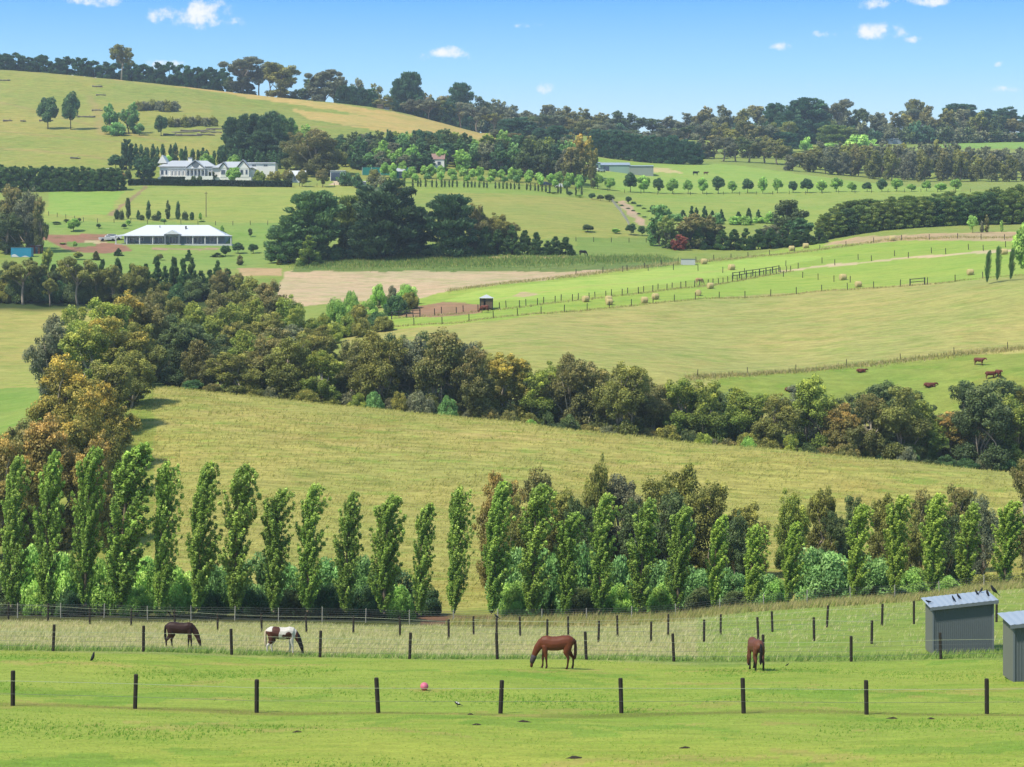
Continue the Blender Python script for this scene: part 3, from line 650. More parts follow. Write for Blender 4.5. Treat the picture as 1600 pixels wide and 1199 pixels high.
# gully running up to the left
it = [(262,345,482,70,'dark'),(300,352,505,80,'dark'),(325,340,525,60,'brown'),(350,362,470,80,'green'),(300,370,468,70,'green'),(340,385,452,76,'brown'),(395,378,462,80,'green'),(382,402,430,80,'olive'),(425,398,434,70,'brown'),(450,388,458,70,'green'),
      (420,365,485,80,'olive'),(470,372,478,60,'green'),(500,362,505,60,'olive'),(370,350,500,70,'olive'),(455,352,505,70,'grey'),(270,400,462,70,'olive'),(225,360,455,70,'brown'),(240,385,448,60,'brown')]
for i, (p, D, t, w_, c) in enumerate(sorted(it, key=lambda q: q[0])):
    tree('gum', p, D, t, w_*1.05, *TN[c], f'{ADJ[c]} gum, {nth(i+1)} from the left in the thicket behind the golden gums', 'gum thicket in the upper gully', 'gum_tree')
sh = [(505,395,480,34,'green'),(525,415,455,34,'bright'),(548,420,445,30,'bright'),(560,405,470,36,'olive'),(575,412,462,34,'bright'),(592,432,437,26,'bright'),(612,436,442,24,'grey'),(636,432,438,36,'bright'),(620,418,455,40,'darkg'),(590,400,482,40,'darkg'),
      (545,392,485,40,'green'),(520,385,498,34,'green'),(640,425,450,30,'olive'),(565,388,490,34,'olive'),(600,392,488,34,'olive')]
row('bush', [(p, D, t, w_, c) for p, D, t, w_, c in sh], 'shrub', 'in the planting beside the mown hay field', 'shrubs beside the hay field', 'shrub', 'shrub')

# tree line below the white-roofed house
it = [(36,452,406,66,'olive'),(122,452,402,58,'olive'),(78,451,436,30,'olive')]
row('open', it, 'pale-trunked gum', 'in the tree line below the white-roofed house', 'pale gums below the white-roofed house', 'gum_tree')
it = [(10,458,405,40,'dark'),(60,459,410,40,'dark'),(95,459,408,40,'dark'),(150,456,415,44,'olive'),(178,455,412,50,'olive'),(212,455,410,54,'olive'),(345,452,418,44,'brown'),(372,450,425,36,'brown'),(75,462,385,30,'green'),(-20,456,405,50,'dark')]
row('gum', it, 'tree', 'in the mixed tree line below the white-roofed house', 'mixed trees below the white-roofed house', 'gum_tree')
it = [(p, 460 + trs.uniform(-2, 4), 404 + trs.uniform(-6, 12) + (6 if p > 300 else 0), 26, 'cyp') for p in (20, 48, 84, 108, 135, 160, 184, 205, 228, 245, 258, 272, 286, 300, 314, 328, 340, 356)]
row('cone', it, 'young conifer', 'in the windbreak below the white-roofed house', 'young conifers below the white-roofed house', 'conifer_tree')
it = [(-12,548,300,60,'grey'),(14,545,285,62,'brown'),(44,540,290,56,'grey'),(62,538,305,32,'brown'),(-40,545,280,80,'brown'),(10,535,330,60,'dark')]
row('gum', it, 'large gum', 'at the left edge above the blue container', 'large gums above the blue container', 'gum_tree')

it = [(float(p), 457 + trs.uniform(-2, 2), 430 + trs.uniform(-8, 8), 40, trs.choice(['dark', 'darkg', 'olive'])) for p in np.arange(-20, 380, 23)]
row('bush', it, 'bush', 'filling the tree line below the white-roofed house', 'bushes below the white-roofed house', 'bush', 'bush')
# garden trees round the white-roofed house
it = [(185,535,388,16,'darkg','cone'),(250,528,396,13,'olive','round'),(295,528,390,14,'darkg','cone'),(340,540,395,24,'cyp','cone'),(352,542,380,18,'darkg','round'),(372,548,378,22,'darkg','round'),(396,548,380,20,'darkg','round'),(391,575,355,9,'dark','round'),
      (347,580,352,9,'bright','cone'),(154,585,348,9,'darkg','round'),(194,585,349,10,'darkg','round'),(115,580,337,26,'bright','round'),(98,560,379,14,'bright','round'),(117,552,376,9,'bright','round'),(243,520,402,10,'dark','cone'),(150,525,392,14,'brown','cone'),(122,525,392,18,'green','round'),(200,590,342,9,'bright','round'),
      (425,525,400,10,'dark','round'),(436,520,405,11,'olive','cone'),(375,520,398,11,'brown','column'),(88,592,346,16,'darkg','round'),(104,595,342,12,'dark','round'),(124,596,340,8,'dark','round')]
for i, (p, D, t, w_, c, k) in enumerate(sorted(it)):
    tree(k, p, D, t, w_, *TN[c], f'small {ADJ[c]} garden tree, {nth(i+1)} from the left round the white-roofed house', 'garden trees round the white-roofed house', 'garden_tree')
it = [(200,606,305,9,'dark'),(232,604,312,9,'darkg'),(262,606,312,9,'dark'),(278,606,313,9,'darkg'),(300,604,330,8,'darkg'),(313,606,332,6,'bright'),(216,604,328,7,'darkg'),(248,604,328,8,'darkg')]
row('column', it, 'slender young tree', 'in the row above the white-roofed house', 'slender trees above the white-roofed house', 'slender_tree')
it = [(183,604,322,10,'dark'),(190,603,326,9,'dark'),(222,602,333,10,'dark'),(242,602,334,13,'dark'),(289,604,328,11,'dark'),(255,600,340,11,'cool'),(316,600,344,12,'cool')]
row('bushfar', it, 'shrub', 'in the row above the white-roofed house', 'shrubs above the white-roofed house', 'shrub', 'shrub')

# old cypress clump in the middle distance
it = [(452,524,336,70,'macrol'),(490,528,296,96,'macrol'),(545,538,304,54,'cypy'),(600,530,278,112,'macro'),(652,540,322,44,'macro'),(704,532,302,84,'macro'),(568,526,345,54,'macro')]
row('macro', it, 'cypress', 'in the big old clump beyond the hay field', 'old cypresses beyond the hay field', 'cypress_tree')
it = [(590,545,272,70,'grey'),(622,545,285,70,'brown'),(745,542,315,50,'brown'),(778,545,330,60,'olive'),(795,548,345,50,'brown'),(748,545,322,40,'green')]
row('gum', it, 'gum', 'behind the big old cypress clump', 'gums behind the old cypresses', 'gum_tree')
row('cone', [(483, 517, 368, 42, 'cypy')], 'conifer', 'standing alone before the old cypress clump', 'lone conifer', 'conifer_tree', fmt='{adj} conical conifer {where}')
it = [(758,536,352,32,'cyp'),(778,536,358,32,'cyp'),(800,535,352,32,'cyp'),(820,535,358,30,'cyp'),(838,534,362,28,'cyp'),(856,534,376,26,'cyp'),(868,534,368,26,'cyp'),(884,534,370,30,'cyp')]
row('cone', it, 'conifer', 'in the low row right of the old cypresses', 'low conifers right of the old cypresses', 'conifer_tree')
it = [(918,592,350,24,'dark'),(962,592,356,17,'bright'),(986,590,348,20,'darkg'),(1003,590,350,15,'darkg'),(1016,588,352,22,'cool')]
row('round', it, 'tree', 'beside the foot of the gravel drive', 'trees at the foot of the gravel drive', 'field_tree')

# windbreak on the right
it = [(1042,560,336,44,'cypy'),(1062,556,366,30,'red'),(1080,562,332,56,'brown'),(1110,566,335,54,'brown'),(1232,580,310,70,'dark'),(1205,575,350,60,'grey'),(1250,570,340,60,'darkg'),(1030,566,318,40,'cool')]
row('gumfar', it, 'tree', 'at the left end of the dark windbreak', 'mixed trees at the windbreak end', 'broadleaf_tree')
it = []
for i, px in enumerate(np.arange(1052, 1290, 19)): it.append((float(px), 563 + trs.uniform(-3, 3), 356 + trs.uniform(-4, 5), 30, 'cyp'))
row('cone', it, 'conifer', 'in the low left half of the windbreak', 'conifers in the low half of the windbreak', 'conifer_tree')
it = []
for i, px in enumerate(np.arange(1292, 1640, 17)):
    D = 575 + (px - 1290) * .05; it.append((float(px), D, 326 - (px - 1290) * .10 + trs.uniform(-4, 4) + (8 if px < 1320 else 0), 36, trs.choice(['cypy', 'cypy', 'cyp'])))
row('macro', it, 'cypress', 'in the tall right half of the windbreak', 'cypresses in the tall half of the windbreak', 'cypress_tree')
it = []
for i, px in enumerate(np.arange(1310, 1640, 22)): it.append((float(px), 596 + (px - 1290)*.06, 318 - (px - 1290)*.09 + trs.uniform(-4, 4), 40, 'cypy'))
row('macro', it, 'cypress', 'in the rear rank of the tall windbreak', 'rear cypresses of the windbreak', 'cypress_tree')
it = [(1358,440,383,11,'darkg'),(1359,440,394,11,'pop')]
for i, (px, top, wd) in enumerate([(1542, 391, 12), (1558, 384, 11), (1579, 387, 13)]):
    tree('poplar', px, 408, top, wd, (72, 104, 54), (112, 142, 76), f'small windblown poplar, {nth(i+1)} of three beside the pale field on the right', 'three small poplars', 'poplar_tree')
tree('round', 1603, 412, 335, 46, *TN['bright'], 'leafy green tree cut by the right edge above the pale field', None, 'field_tree')
for i, (px, top, wd, k, c) in enumerate([(1520, 334, 20, 'round', 'lime'), (1534, 344, 7, 'column', 'grey'), (1565, 342, 6, 'column', 'bright'), (1542, 335, 8, 'column', 'brown')]):
    tree(k, px, 553, top, wd, *TN[c], f'{ADJ[c]} sapling, {nth(i+1)} listed from the left before the dark windbreak', 'saplings before the windbreak', 'sapling')
it = [(p, 640 + trs.uniform(-8, 8), 324 + trs.uniform(-4, 6), 13, 'darkg') for p in (1067, 1081, 1088, 1101, 1113, 1127, 1154, 1170, 1185)]
row('cone', it, 'young conifer', 'in the plantation right of the drive', 'young conifers right of the drive', 'conifer_tree')
it = [(p, 632 + trs.uniform(-8, 8), 332 + trs.uniform(-4, 6), 24, c) for p, c in ((1035, 'cool'), (1055, 'cool'), (1120, 'cool'), (1148, 'bright'), (1165, 'bright'), (1185, 'bright'), (1205, 'bright'))]
row('bushfar', it, 'shrub', 'in the plantation right of the drive', 'shrubs right of the drive', 'shrub', 'shrub')
it = [(858,702,305,9,'darkg'),(866,700,300,12,'darkg'),(890,698,298,12,'darkg'),(925,694,300,14,'darkg'),(938,692,304,14,'dark'),(952,690,302,20,'dark'),(982,690,306,13,'darkg'),(1020,660,318,11,'darkg'),(905,696,304,14,'lime')]
row('round', it, 'small tree', 'above the head of the gravel drive', 'small trees above the drive', 'field_tree')
it = [(962 + i*9.0 + trs.uniform(-1, 1), 688 - i*9.0, 318 + i*5.2, 8, 'darkg') for i in range(7)] + [(990 + i*8.0, 690 - i*9.0, 314 + i*5.2, 9, 'darkg') for i in range(7)]
row('bushfar', it, 'clipped shrub', 'lining the gravel drive', 'shrubs lining the drive', 'shrub', 'shrub')

# dark clipped hedge trees, homestead garden and Lombardy row
it = [(2 + i*11.4, 688, 258 + i*.25 + trs.uniform(-1.5, 1.5), 25, 'cyp') for i in range(-2, 17)]
row('spire', it, 'cypress', 'in the dense dark hedge at far left', 'cypress hedge at far left', 'cypress_tree')
it = []
for i in range(30): px = 196 + i*8.6 + trs.uniform(-2, 2); it.append((px, 765 + trs.uniform(-3, 4), 219 + (px - 196)*.05 + trs.uniform(-3, 8), 8 + trs.uniform(-1, 4), 'darkg'))
row('column', it, 'slim poplar', 'in the row behind the old homestead', 'slim poplars behind the homestead', 'poplar_tree')
it = [(198,752,214,20,'macro','spire'),(181,752,240,30,'darkg','round'),(225,722,243,42,'darkg','gumfar'),(262,755,240,18,'lime','round'),(322,752,238,30,'bright','round'),(366,752,240,26,'bright','round'),(365,714,256,28,'bright','round'),
      (405,722,264,22,'green','bushfar'),(428,722,262,24,'olive','bushfar'),(450,722,262,22,'brown','bushfar'),(472,706,262,22,'brown','round'),(504,706,262,26,'brown','round'),(540,712,262,24,'darkg','bushfar'),(330,722,264,14,'dark','bushfar'),(302,716,272,9,'dark','bushfar'),(312,716,272,9,'dark','bushfar'),(558,705,268,22,'darkg','bushfar'),
      (585,705,258,24,'olive','round'),(188,712,262,20,'orange','bushfar'),(200,722,262,14,'dark','bushfar')]
for i, (p, D, t, w_, c, k) in enumerate(sorted(it)):
    tree(k, p, D, t, w_, *TN[c], f'{ADJ[c]} garden tree or shrub, {nth(i+1)} from the left around the old homestead', 'homestead garden trees', 'garden_tree')
it = [(365,800,182,40,'macro'),(390,795,176,46,'macro'),(420,790,172,44,'macro'),(445,800,178,40,'macrol'),(410,775,205,50,'macro'),(375,778,205,44,'macro')]
row('macro', it, 'cypress', 'in the dark clump behind the homestead', 'dark cypresses behind the homestead', 'cypress_tree')
it = [(462,760,205,56,'brown'),(492,745,198,90,'brown'),(515,748,215,60,'olive')]
row('gum', it, 'spreading gum', 'right of the homestead', 'spreading gums by the homestead', 'gum_tree')
it = [(430,805,172,30,'dark'),(456,810,185,30,'bright'),(478,800,192,40,'bright'),(540,775,222,28,'dark'),(563,775,212,34,'darkg'),(598,775,218,40,'bright'),(620,765,230,34,'bright'),(645,768,226,34,'bright'),(628,790,208,22,'cool'),(648,795,208,22,'dark'),(660,797,204,18,'pine'),(672,797,204,18,'pine'),
      (700,795,200,40,'dark'),(725,795,206,50,'dark'),(755,795,208,50,'green'),(780,795,216,44,'dark'),(805,790,215,40,'darkg'),(830,795,218,50,'green'),(860,795,222,40,'dark'),(690,775,232,26,'lime'),(722,772,232,32,'bright'),(780,772,230,40,'darkg'),(820,770,235,40,'dark'),(855,772,238,36,'dark'),(636,768,240,24,'red'),(652,766,245,20,'dark'),(565,765,235,30,'darkg'),(590,762,240,30,'darkg')]
row('gumfar', it, 'tree', 'in the wooded gardens below the golden slope', 'trees in the gardens below the slope', 'garden_tree')
it = [(float(p), 822 + trs.uniform(-8, 14), float(np.interp(p, [540, 640, 760, 900], [214, 206, 206, 212])) + trs.uniform(-5, 7), 40, trs.choice(['dark', 'darkg', 'bright', 'grey', 'green'])) for p in np.arange(545, 900, 24)]
row('gumfar', it, 'tree', 'in the upper edge of the wooded gardens', 'upper trees of the wooded gardens', 'garden_tree')
it = [(895,760,228,44,'brown'),(885,765,232,40,'grey'),(905,790,208,42,'gold'),(882,792,212,40,'grey'),(925,752,248,14,'brown'),(920,800,212,30,'gold')]
row('gumfar', it, 'gum', 'left of the green farm shed', 'gums left of the green shed', 'gum_tree')
it = [(600 + i*15.2 + trs.uniform(-3, 3), 742 + trs.uniform(-4, 4), 250 + i*.9 + trs.uniform(-3, 4), 18, trs.choice(['bright', 'bright', 'lime'])) for i in range(21)]
row('round', it, 'young tree', 'in the upper orchard row', 'upper orchard trees', 'orchard_tree')
it = [(612 + i*19.5 + trs.uniform(-3, 3), 728 + trs.uniform(-4, 4), 262 + i*1.1 + trs.uniform(-3, 4), 14, trs.choice(['bright', 'lime', 'cool'])) for i in range(16)]
row('round', it, 'young tree', 'in the lower orchard row', 'lower orchard trees', 'orchard_tree')
it = [(p, 712 - (p - 600)*.03, 276 + (p - 600)*.042, 3.6, 'dark') for p in (603,609,632,645,653,657,665,675,682,690,695,702,707,714,725,731,737,742,749,756,761,774,780,786,792,798,804,811,823,829,836,841,847,853,859,872,876,886,900,909)]
row('column', it, 'pencil cypress', 'in the formal line below the orchard', 'pencil cypresses below the orchard', 'pencil_cypress')
it = [(px, 753 + trs.uniform(-2, 2), 271 + (px - 908)*.02 + trs.uniform(-5, 5), trs.uniform(18, 26), trs.choice(['bright', 'bright', 'bright', 'darkg'])) for px in (908, 934, 953, 985, 1006, 1029, 1051, 1075, 1098, 1122, 1144, 1168, 1192, 1215, 1239, 1261, 1284, 1307, 1331, 1355, 1378, 1401, 1424, 1448, 1470, 1493)]
row('round', it, 'avenue tree', 'in the long row below the green shed', 'avenue trees below the green shed', 'avenue_tree')

# trees on the left hillside
it = [(75,880,141,36,'darkg','round'),(111,878,139,34,'darkg','round'),(172,865,160,34,'cool','gumfar'),(202,868,158,38,'cool','gumfar'),(218,862,190,18,'cool','round'),(252,862,178,26,'darkg','round'),(185,860,185,30,'cool','bushfar')]
for i, (p, D, t, w_, c, k) in enumerate(it):
    tree(k, p, D, t, w_, *TN[c], f'{ADJ[c]} paddock tree, {nth(i+1)} of the scattered trees on the left hillside', 'scattered trees on the left hillside', 'paddock_tree')
for j, (pc, D, t, n_) in enumerate([(250, 955, 151, 6), (305, 900, 177, 7)]):
    for i in range(n_): tree('bushfar', pc + (i - n_/2)*11, D + trs.uniform(-6, 6), t + abs(i - n_/2)*1.0 + trs.uniform(-1, 2), 18, *TN['grey' if i % 2 else 'olive'], f'low bramble clump, {nth(i+1)} from the left in the {("upper", "lower")[j]} patch on the hillside', 'bramble patches on the left hillside', 'bramble_clump', 'bush')
it = [(-14 + i*20.0 + trs.uniform(-3, 3), 1100 + trs.uniform(-3, 5), 81 + i*1.3 + trs.uniform(-4, 4), 32, 'pine') for i in range(19)]
row('spire', it, 'pine', 'in the dark row along the left skyline', 'pines along the left skyline', 'pine_tree')
it = [(float(p), 1106, 98 + p*.055 + trs.uniform(-3, 3), 30, 'pine') for p in np.arange(-10, 350, 15)]
row('bushfar', it, 'low pine', 'filling the left skyline row', 'low pines filling the left skyline row', 'pine_tree')
it = [(float(p), D0 + trs.uniform(-6, 6), t0 + trs.uniform(-5, 6), 34, trs.choice(['dark', 'darkg', 'grey', 'darkg', 'cool', 'pine'])) for D0, t0, a_, b_, st_ in ((800, 206, 532, 700, 20), (782, 220, 530, 900, 21), (766, 236, 560, 680, 18)) for p in np.arange(a_, b_, st_)]
row('gumfar', it, 'tree', 'in the dense wooded band right of the homestead', 'wooded band right of the homestead', 'garden_tree')
tree('open', 190, 1075, 70, 44, *TN['olive'], 'tall bare-limbed gum standing above the pine row on the left skyline', None, 'gum_tree')
it = [(378,1085,88,66,'grey'),(405,1090,100,40,'grey'),(437,1070,98,64,'olive'),(505,1068,108,58,'grey'),(425,1100,96,40,'olive')]
row('open', it, 'spreading gum', 'on the skyline above the golden slope', 'spreading gums on the skyline', 'gum_tree')
it = [(437,1066,104,60,'olive'),(505,1064,116,56,'grey'),(378,1090,108,56,'grey'),(360,1092,118,30,'dark'),(480,1090,122,40,'dark'),(530,1095,118,40,'grey'),(455,1072,142,26,'olive'),(440,1070,150,20,'olive'),(463,1070,150,22,'darkg')]
row('gumfar', it, 'gum', 'in the skyline thicket above the golden slope', 'gum thicket above the golden slope', 'gum_tree')
it = [(535 + i*15.0, 1090, 132 + i*2.5 + trs.uniform(-3, 3), 24, 'pine') for i in range(4)] + [(625,1105,122,30,'pine'),(640,1110,111,46,'pine'),(720,1180,128,44,'pine'),(655,1100,150,24,'pine'),(678,1100,152,24,'pine'),(700,1090,158,28,'pine'),(812,1040,182,56,'pine'),(845,1010,200,30,'pine'),(870,1000,196,40,'pine'),(790,1060,185,30,'pine')]
row('macro', it, 'pine', 'among the gums right of the golden slope', 'pines right of the golden slope', 'pine_tree')
it = []
def topline(px): return float(np.interp(px, [520, 560, 600, 640, 680, 720, 770, 800, 830, 870, 900, 960, 1000, 1060, 1120, 1150, 1200, 1260, 1300, 1380, 1430, 1500, 1560, 1600, 1700], [118, 124, 136, 134, 140, 142, 147, 160, 165, 152, 170, 166, 178, 178, 160, 166, 166, 158, 160, 172, 165, 170, 175, 182, 180]))
for px in np.arange(560, 1640, 27): it.append((float(px), 1230 + trs.uniform(-30, 40), topline(px) + trs.uniform(-4, 8), 44, trs.choice(['grey', 'grey', 'olive', 'dark', 'brown'])))
row('gumfar', it, 'gum', 'in the rear rank of the skyline forest', 'rear rank of the skyline forest', 'gum_tree')
it = [(float(px), 1205, topline(px) + 22 + trs.uniform(-4, 6), 40, trs.choice(['dark', 'grey', 'dark', 'pine'])) for px in np.arange(610, 1640, 21)]
row('bushfar', it, 'low bush', 'in the skyline forest understorey', 'understorey of the skyline forest', 'bush', 'bush')
it = []
for px in np.arange(596, 1240, 25):
    it.append((float(px), 1120 + trs.uniform(-30, 20) - max(0, px - 800)*.05, topline(px) + 24 + trs.uniform(-10, 8) + max(0, (px - 900))*.03, 42, trs.choice(['grey', 'brown', 'grey', 'olive', 'dark'])))
row('open', it, 'gum', 'in the middle rank of the skyline forest', 'middle rank of the skyline forest', 'gum_tree')
it = []
for px in np.arange(700, 1240, 26): it.append((float(px), 1020 + trs.uniform(-15, 20), topline(px) + 46 + trs.uniform(-8, 8), 38, trs.choice(['grey', 'brown', 'olive', 'brown'])))
row('gumfar', [q for q in it if q[0] > 760], 'gum', 'in the front rank of the skyline forest', 'front rank of the skyline forest', 'gum_tree')
it = [(932 + i*17.0, 962 - i*2.0, 200 + i*2.0 + trs.uniform(-3, 3), 30, 'pine') for i in range(10)]
row('macro', it, 'pine', 'in the dark windbreak above the green shed', 'dark windbreak above the green shed', 'pine_tree')
it = [(1130,985,215,44,'grey'),(1150,975,222,40,'grey'),(1170,970,215,50,'dark'),(1195,965,220,46,'brown'),(1215,960,228,40,'brown')]
row('open', it, 'pale-trunked gum', 'left of the gum plantation', 'pale gums left of the plantation', 'gum_tree')
it = [(1212,1190,160,40,'pine'),(1232,1180,166,44,'pine'),(1262,1190,152,66,'pine'),(1240,1150,185,50,'pine'),(1224,1080,206,48,'pine'),(1300,1130,195,50,'cypy'),(1320,1135,195,40,'cypy'),(1500,1330,161,58,'pine'),(1542,1340,170,36,'pine'),(1572,1340,166,42,'pine'),(1380,1250,205,30,'darkg'),(1502,1300,205,12,'darkg'),(1610,1300,178,40,'pine')]
row('macro', it, 'pine', 'on the right-hand plateau', 'dark pines on the right plateau', 'pine_tree')
it = [(1310,1190,155,46,'grey'),(1432,1280,155,40,'olive'),(1425,1270,170,60,'grey'),(1374,1260,178,30,'brown')]
row('open', it, 'tall gum', 'on the right-hand plateau skyline', 'tall gums on the right plateau', 'gum_tree')
it = [(1463,1270,190,8,'cool'),(1471,1270,192,8,'cool'),(1478,1270,194,8,'cool'),(1486,1270,200,7,'cool')]
row('column', it, 'slim poplar', 'on the right-hand plateau', 'slim poplars on the right plateau', 'poplar_tree')
it = []
for r, (D0, dt) in enumerate(((918, 2), (944, -4), (972, -10))):
    for px in np.arange(1238 + r*9, 1640, 26):
        it.append((float(px) + trs.uniform(-4, 4), D0 + trs.uniform(-8, 8), (230 if px < 1500 else 236) + dt + trs.uniform(-5, 5) + (12 if px < 1260 else 0), 32, trs.choice(['grey', 'brown', 'grey', 'olive'])))
row('gumfar', it, 'plantation gum', 'in the gum plantation under the right plateau', 'gum plantation under the plateau', 'gum_tree')
for i, (p, D, t, w_) in enumerate([(1340, 1120, 203, 40), (1300, 1115, 222, 70), (1372, 1110, 224, 36), (1260, 1120, 212, 24)]):
    tree('bushfar', p, D, t, w_, *TN['lime'], f'clipped pale green hedge clump, {nth(i+1)} listed on the right plateau edge', 'clipped hedges on the right plateau', 'hedge', 'hedge')
# ------------------------------------------------------------------ fences
M = dict(post=simple('dark_post_timber', (58, 52, 44), .9, .35, 6, bump=.3), tape=simple('white_tape', (188, 198, 160), .6, .05), wire=simple('grey_wire', (120, 124, 120), .5, .1),
         peg=simple('pale_peg', (196, 192, 176), .8, .2), rail=simple('weathered_rail', (62, 62, 60), .85, .2), shedw=simple('shaded_front_steel', (102, 110, 114), .5, .08, 1.0), sheds=simple('sunlit_side_steel', (124, 128, 120), .5, .06, 1.0),  # shelter steel colours carry the light: darker shaded front, paler sunlit side
         shedr=simple('pale_zinc_roof', (178, 188, 200), .35, .06, 1.5, spec=.5), trim=simple('grey_trim', (120, 128, 134), .5, .05), white=simple('white_paint', (238, 238, 238), .5, .04),
         wroof=simple('white_steel_roof', (240, 243, 248), .35, .03, .6, spec=.5), wallb=simple('blue_grey_shade_wall', (150, 164, 178), .7, .06), glass=simple('window_glass', (64, 78, 96), .15, .2, spec=.7),
         cream=simple('cream_weatherboard', (244, 242, 234), .7, .05, k=.75), groof=simple('blue_grey_roof', (206, 210, 216), .5, .06, .8), brick=simple('brown_brick', (150, 105, 82), .8, .2), red=simple('red_brown_steel', (130, 62, 58), .6, .1),
         blue=simple('blue_container_steel', (52, 160, 196), .5, .06), gsteel=simple('green_grey_steel', (160, 190, 176), .5, .05, .5), gsteel2=simple('beige_grey_steel', (164, 172, 162), .5, .05, .5), teal=simple('teal_mesh', (44, 140, 128), .7, .2), tile=simple('terracotta_tile', (170, 136, 124), .8, .15),
         hay=simple('hay', (214, 194, 134), .95, .3, 5, bump=.5), wood=simple('brown_boards', (122, 104, 82), .85, .2), pink=simple('pink_rubber', (236, 120, 148), .45, .05), log=simple('grey_dead_timber', (132, 122, 112), .9, .3, 2), rubber=simple('black_rubber', (34, 34, 36), .8, .1),
         dark=simple('dark_paint', (50, 62, 80), .3, .05, spec=.6), bird=simple('black_feather', (22, 24, 30), .5, .2, 20), stone=simple('grey_stone', (150, 146, 136), .9, .3, 1.5), dung=simple('dung', (60, 48, 34), .95, .3, 8), black=simple('black_coat', (26, 24, 26), .6, .2), concrete=simple('pale_concrete', (214, 216, 216), .7, .06))
def polyline(pts, spacing):
    out = [pts[0]]; carry = 0.0
    for a, b in zip(pts[:-1], pts[1:]):
        d = (Vector(b) - Vector(a)); Ln = d.length; s = spacing - carry
        while s < Ln: out.append(tuple(Vector(a) + d * (s / Ln))); s += spacing
        carry = (carry + Ln) % spacing
    return out
def post_mesh(r, h):
    return MB().tube([(0,0,-.4), (0,0,h - .03), (0,0,h)], [r, r, r*.82], 8).mesh('post', M['post'], False)
def fence(label, posts, r, h, wires, wmat='wire', wr=.006, group=None, pmesh=None, name='post_and_wire_fence', tape=None):
    "posts: world (x, y); one thing, each post a part, each wire a part"
    x0, y0 = posts[0]; root = empty(name, (x0, y0, float(H(x0, y0))), label, 'fence', group); o = root.location
    pm = pmesh or post_mesh(r, h); fr = random.Random(len(posts))
    for x, y in posts:
        p = obj('post', pm, root, (x - x0, y - y0, float(H(x, y)) - o.z)); p.rotation_euler = (fr.uniform(-.035, .035), fr.uniform(-.045, .045), fr.uniform(0, 6))
        p.scale = (1, 1, fr.uniform(.95, 1.05))
    for zz in wires:
        pts = [(x - x0, y - y0 - r, float(H(x, y)) - o.z + zz * h) for x, y in posts]
        MB().tube(pts, [wr if zz != tape else .008] * len(pts), 4).build('wire', M['tape' if zz == tape else wmat], root)
    return root
fence('nearest post and wire fence with white tape across the mown paddock', [(W(p, 76), 76 + .002*(p-800)*0) for p in (-170, 20, 211, 401, 591, 782, 971, 1162, 1354, 1542, 1733)], .083, 1.30, (.72, .35), tape=.72)
fence('second post and wire fence, running between the mown and the tall grass', [(W(p, 105), 105) for p in (-193, -55, 83, 224, 362, 500, 640, 777, 916, 1053, 1192, 1330, 1470, 1608, 1745)], .08, 1.38, (.72, .55, .38, .2), tape=.72)
pa = [-50, 13, 75, 140, 205, 273, 340, 409, 479, 552, 625, 701, 776, 855, 935, 1017, 1100, 1185, 1272, 1362]
def d3(p): return float(np.interp(p, [-50, 13, 409, 776, 1185, 1362], [166, 164, 148, 133, 120, 114]))
fence('dark post fence crossing the tall pale grass in front of the poplars', [(W(p, d3(p)), d3(p)) for p in pa], .075, 1.35, (.9, .7, .5, .3), tape=.9)
fence('short rear post fence climbing right through the tall grass', [(W(p, d3(p) + 13), d3(p) + 13) for p in (740, 813, 888, 965, 1044, 1126, 1207, 1292, 1378, 1428, 1557, 1640)], .075, 1.4, (.8, .5, .25), tape=.8)
pegs = MB().tube([(0,0,-.3), (0,0,1.2)], [.045, .04], 6).mesh('post', M['peg'])
bk = polyline([(W(-40, 168.5), 168.5), (W(500, 167), 167), (W(1000, 164), 164), (W(1320, 166), 166), (W(1640, 166), 166)], 3.6)
fence('wire netting fence with pale pegs at the feet of the poplars', bk, .04, 1.15, (.95, .8, .65, .5, .35, .2, .08), pmesh=pegs, name='netting_fence', wr=.007)
def path(pp, lo, hi): return [(W(px, D), D) for px, D in [(px, Dat(px, py, lo, hi)) for px, py in pp]]
fence('post fence along the upper edge of the large pale field', polyline(path([(560,517),(720,505),(900,487),(1100,467),(1300,454),(1420,447),(1620,430)], 375, 480), 5.6), .085, 1.45, (.8, .5), group=None)
up = path([(612,498),(700,492),(800,482),(900,470),(1000,459),(1110,447),(1180,434),(1240,424)], 375, 520)
fence('lower line of the double fence beside the bright green paddock', polyline(up, 4.6), .09, 1.45, (.8, .5))
fence('upper line of the double fence beside the bright green paddock', polyline([(x + 1.3, y + 2.5) for x, y in up], 4.6), .09, 1.4, (.8, .5))
fence('post fence dropping across the bright green paddock to the hay bales', polyline(path([(973,425),(1060,422),(1147,427),(1250,434),(1330,442)], 400, 560), 6.5), .085, 1.4, (.8, .5))
fence('fence along the dry grass edge under the dark windbreak', polyline(path([(900,430),(973,424),(1060,412),(1180,401),(1300,388),(1400,376),(1500,373),(1620,377)], 430, 620), 7.5), .09, 1.4, (.8, .5))
ln = path([(1247,420),(1400,405),(1620,387)], 420, 600)
fence('front fence of the pale track across the right-hand paddock', polyline(ln, 9), .09, 1.45, (.8, .5))
fence('rear fence of the pale track across the right-hand paddock', polyline([(x - 2, y + 7) for x, y in ln], 9), .09, 1.45, (.8, .5))
fence('fence with dry grass between the pale field and the cattle', polyline(path([(1090,589),(1290,576),(1450,560),(1620,543)], 318, 380), 9.5), .06, 1.3, (.85, .5))
fence('fence above the white-roofed house lawn', polyline([(W(p, D), D) for p, D in ((76, 612), (135, 596), (300, 592), (430, 594), (560, 598))], 5), .08, 1.3, (.8, .5))
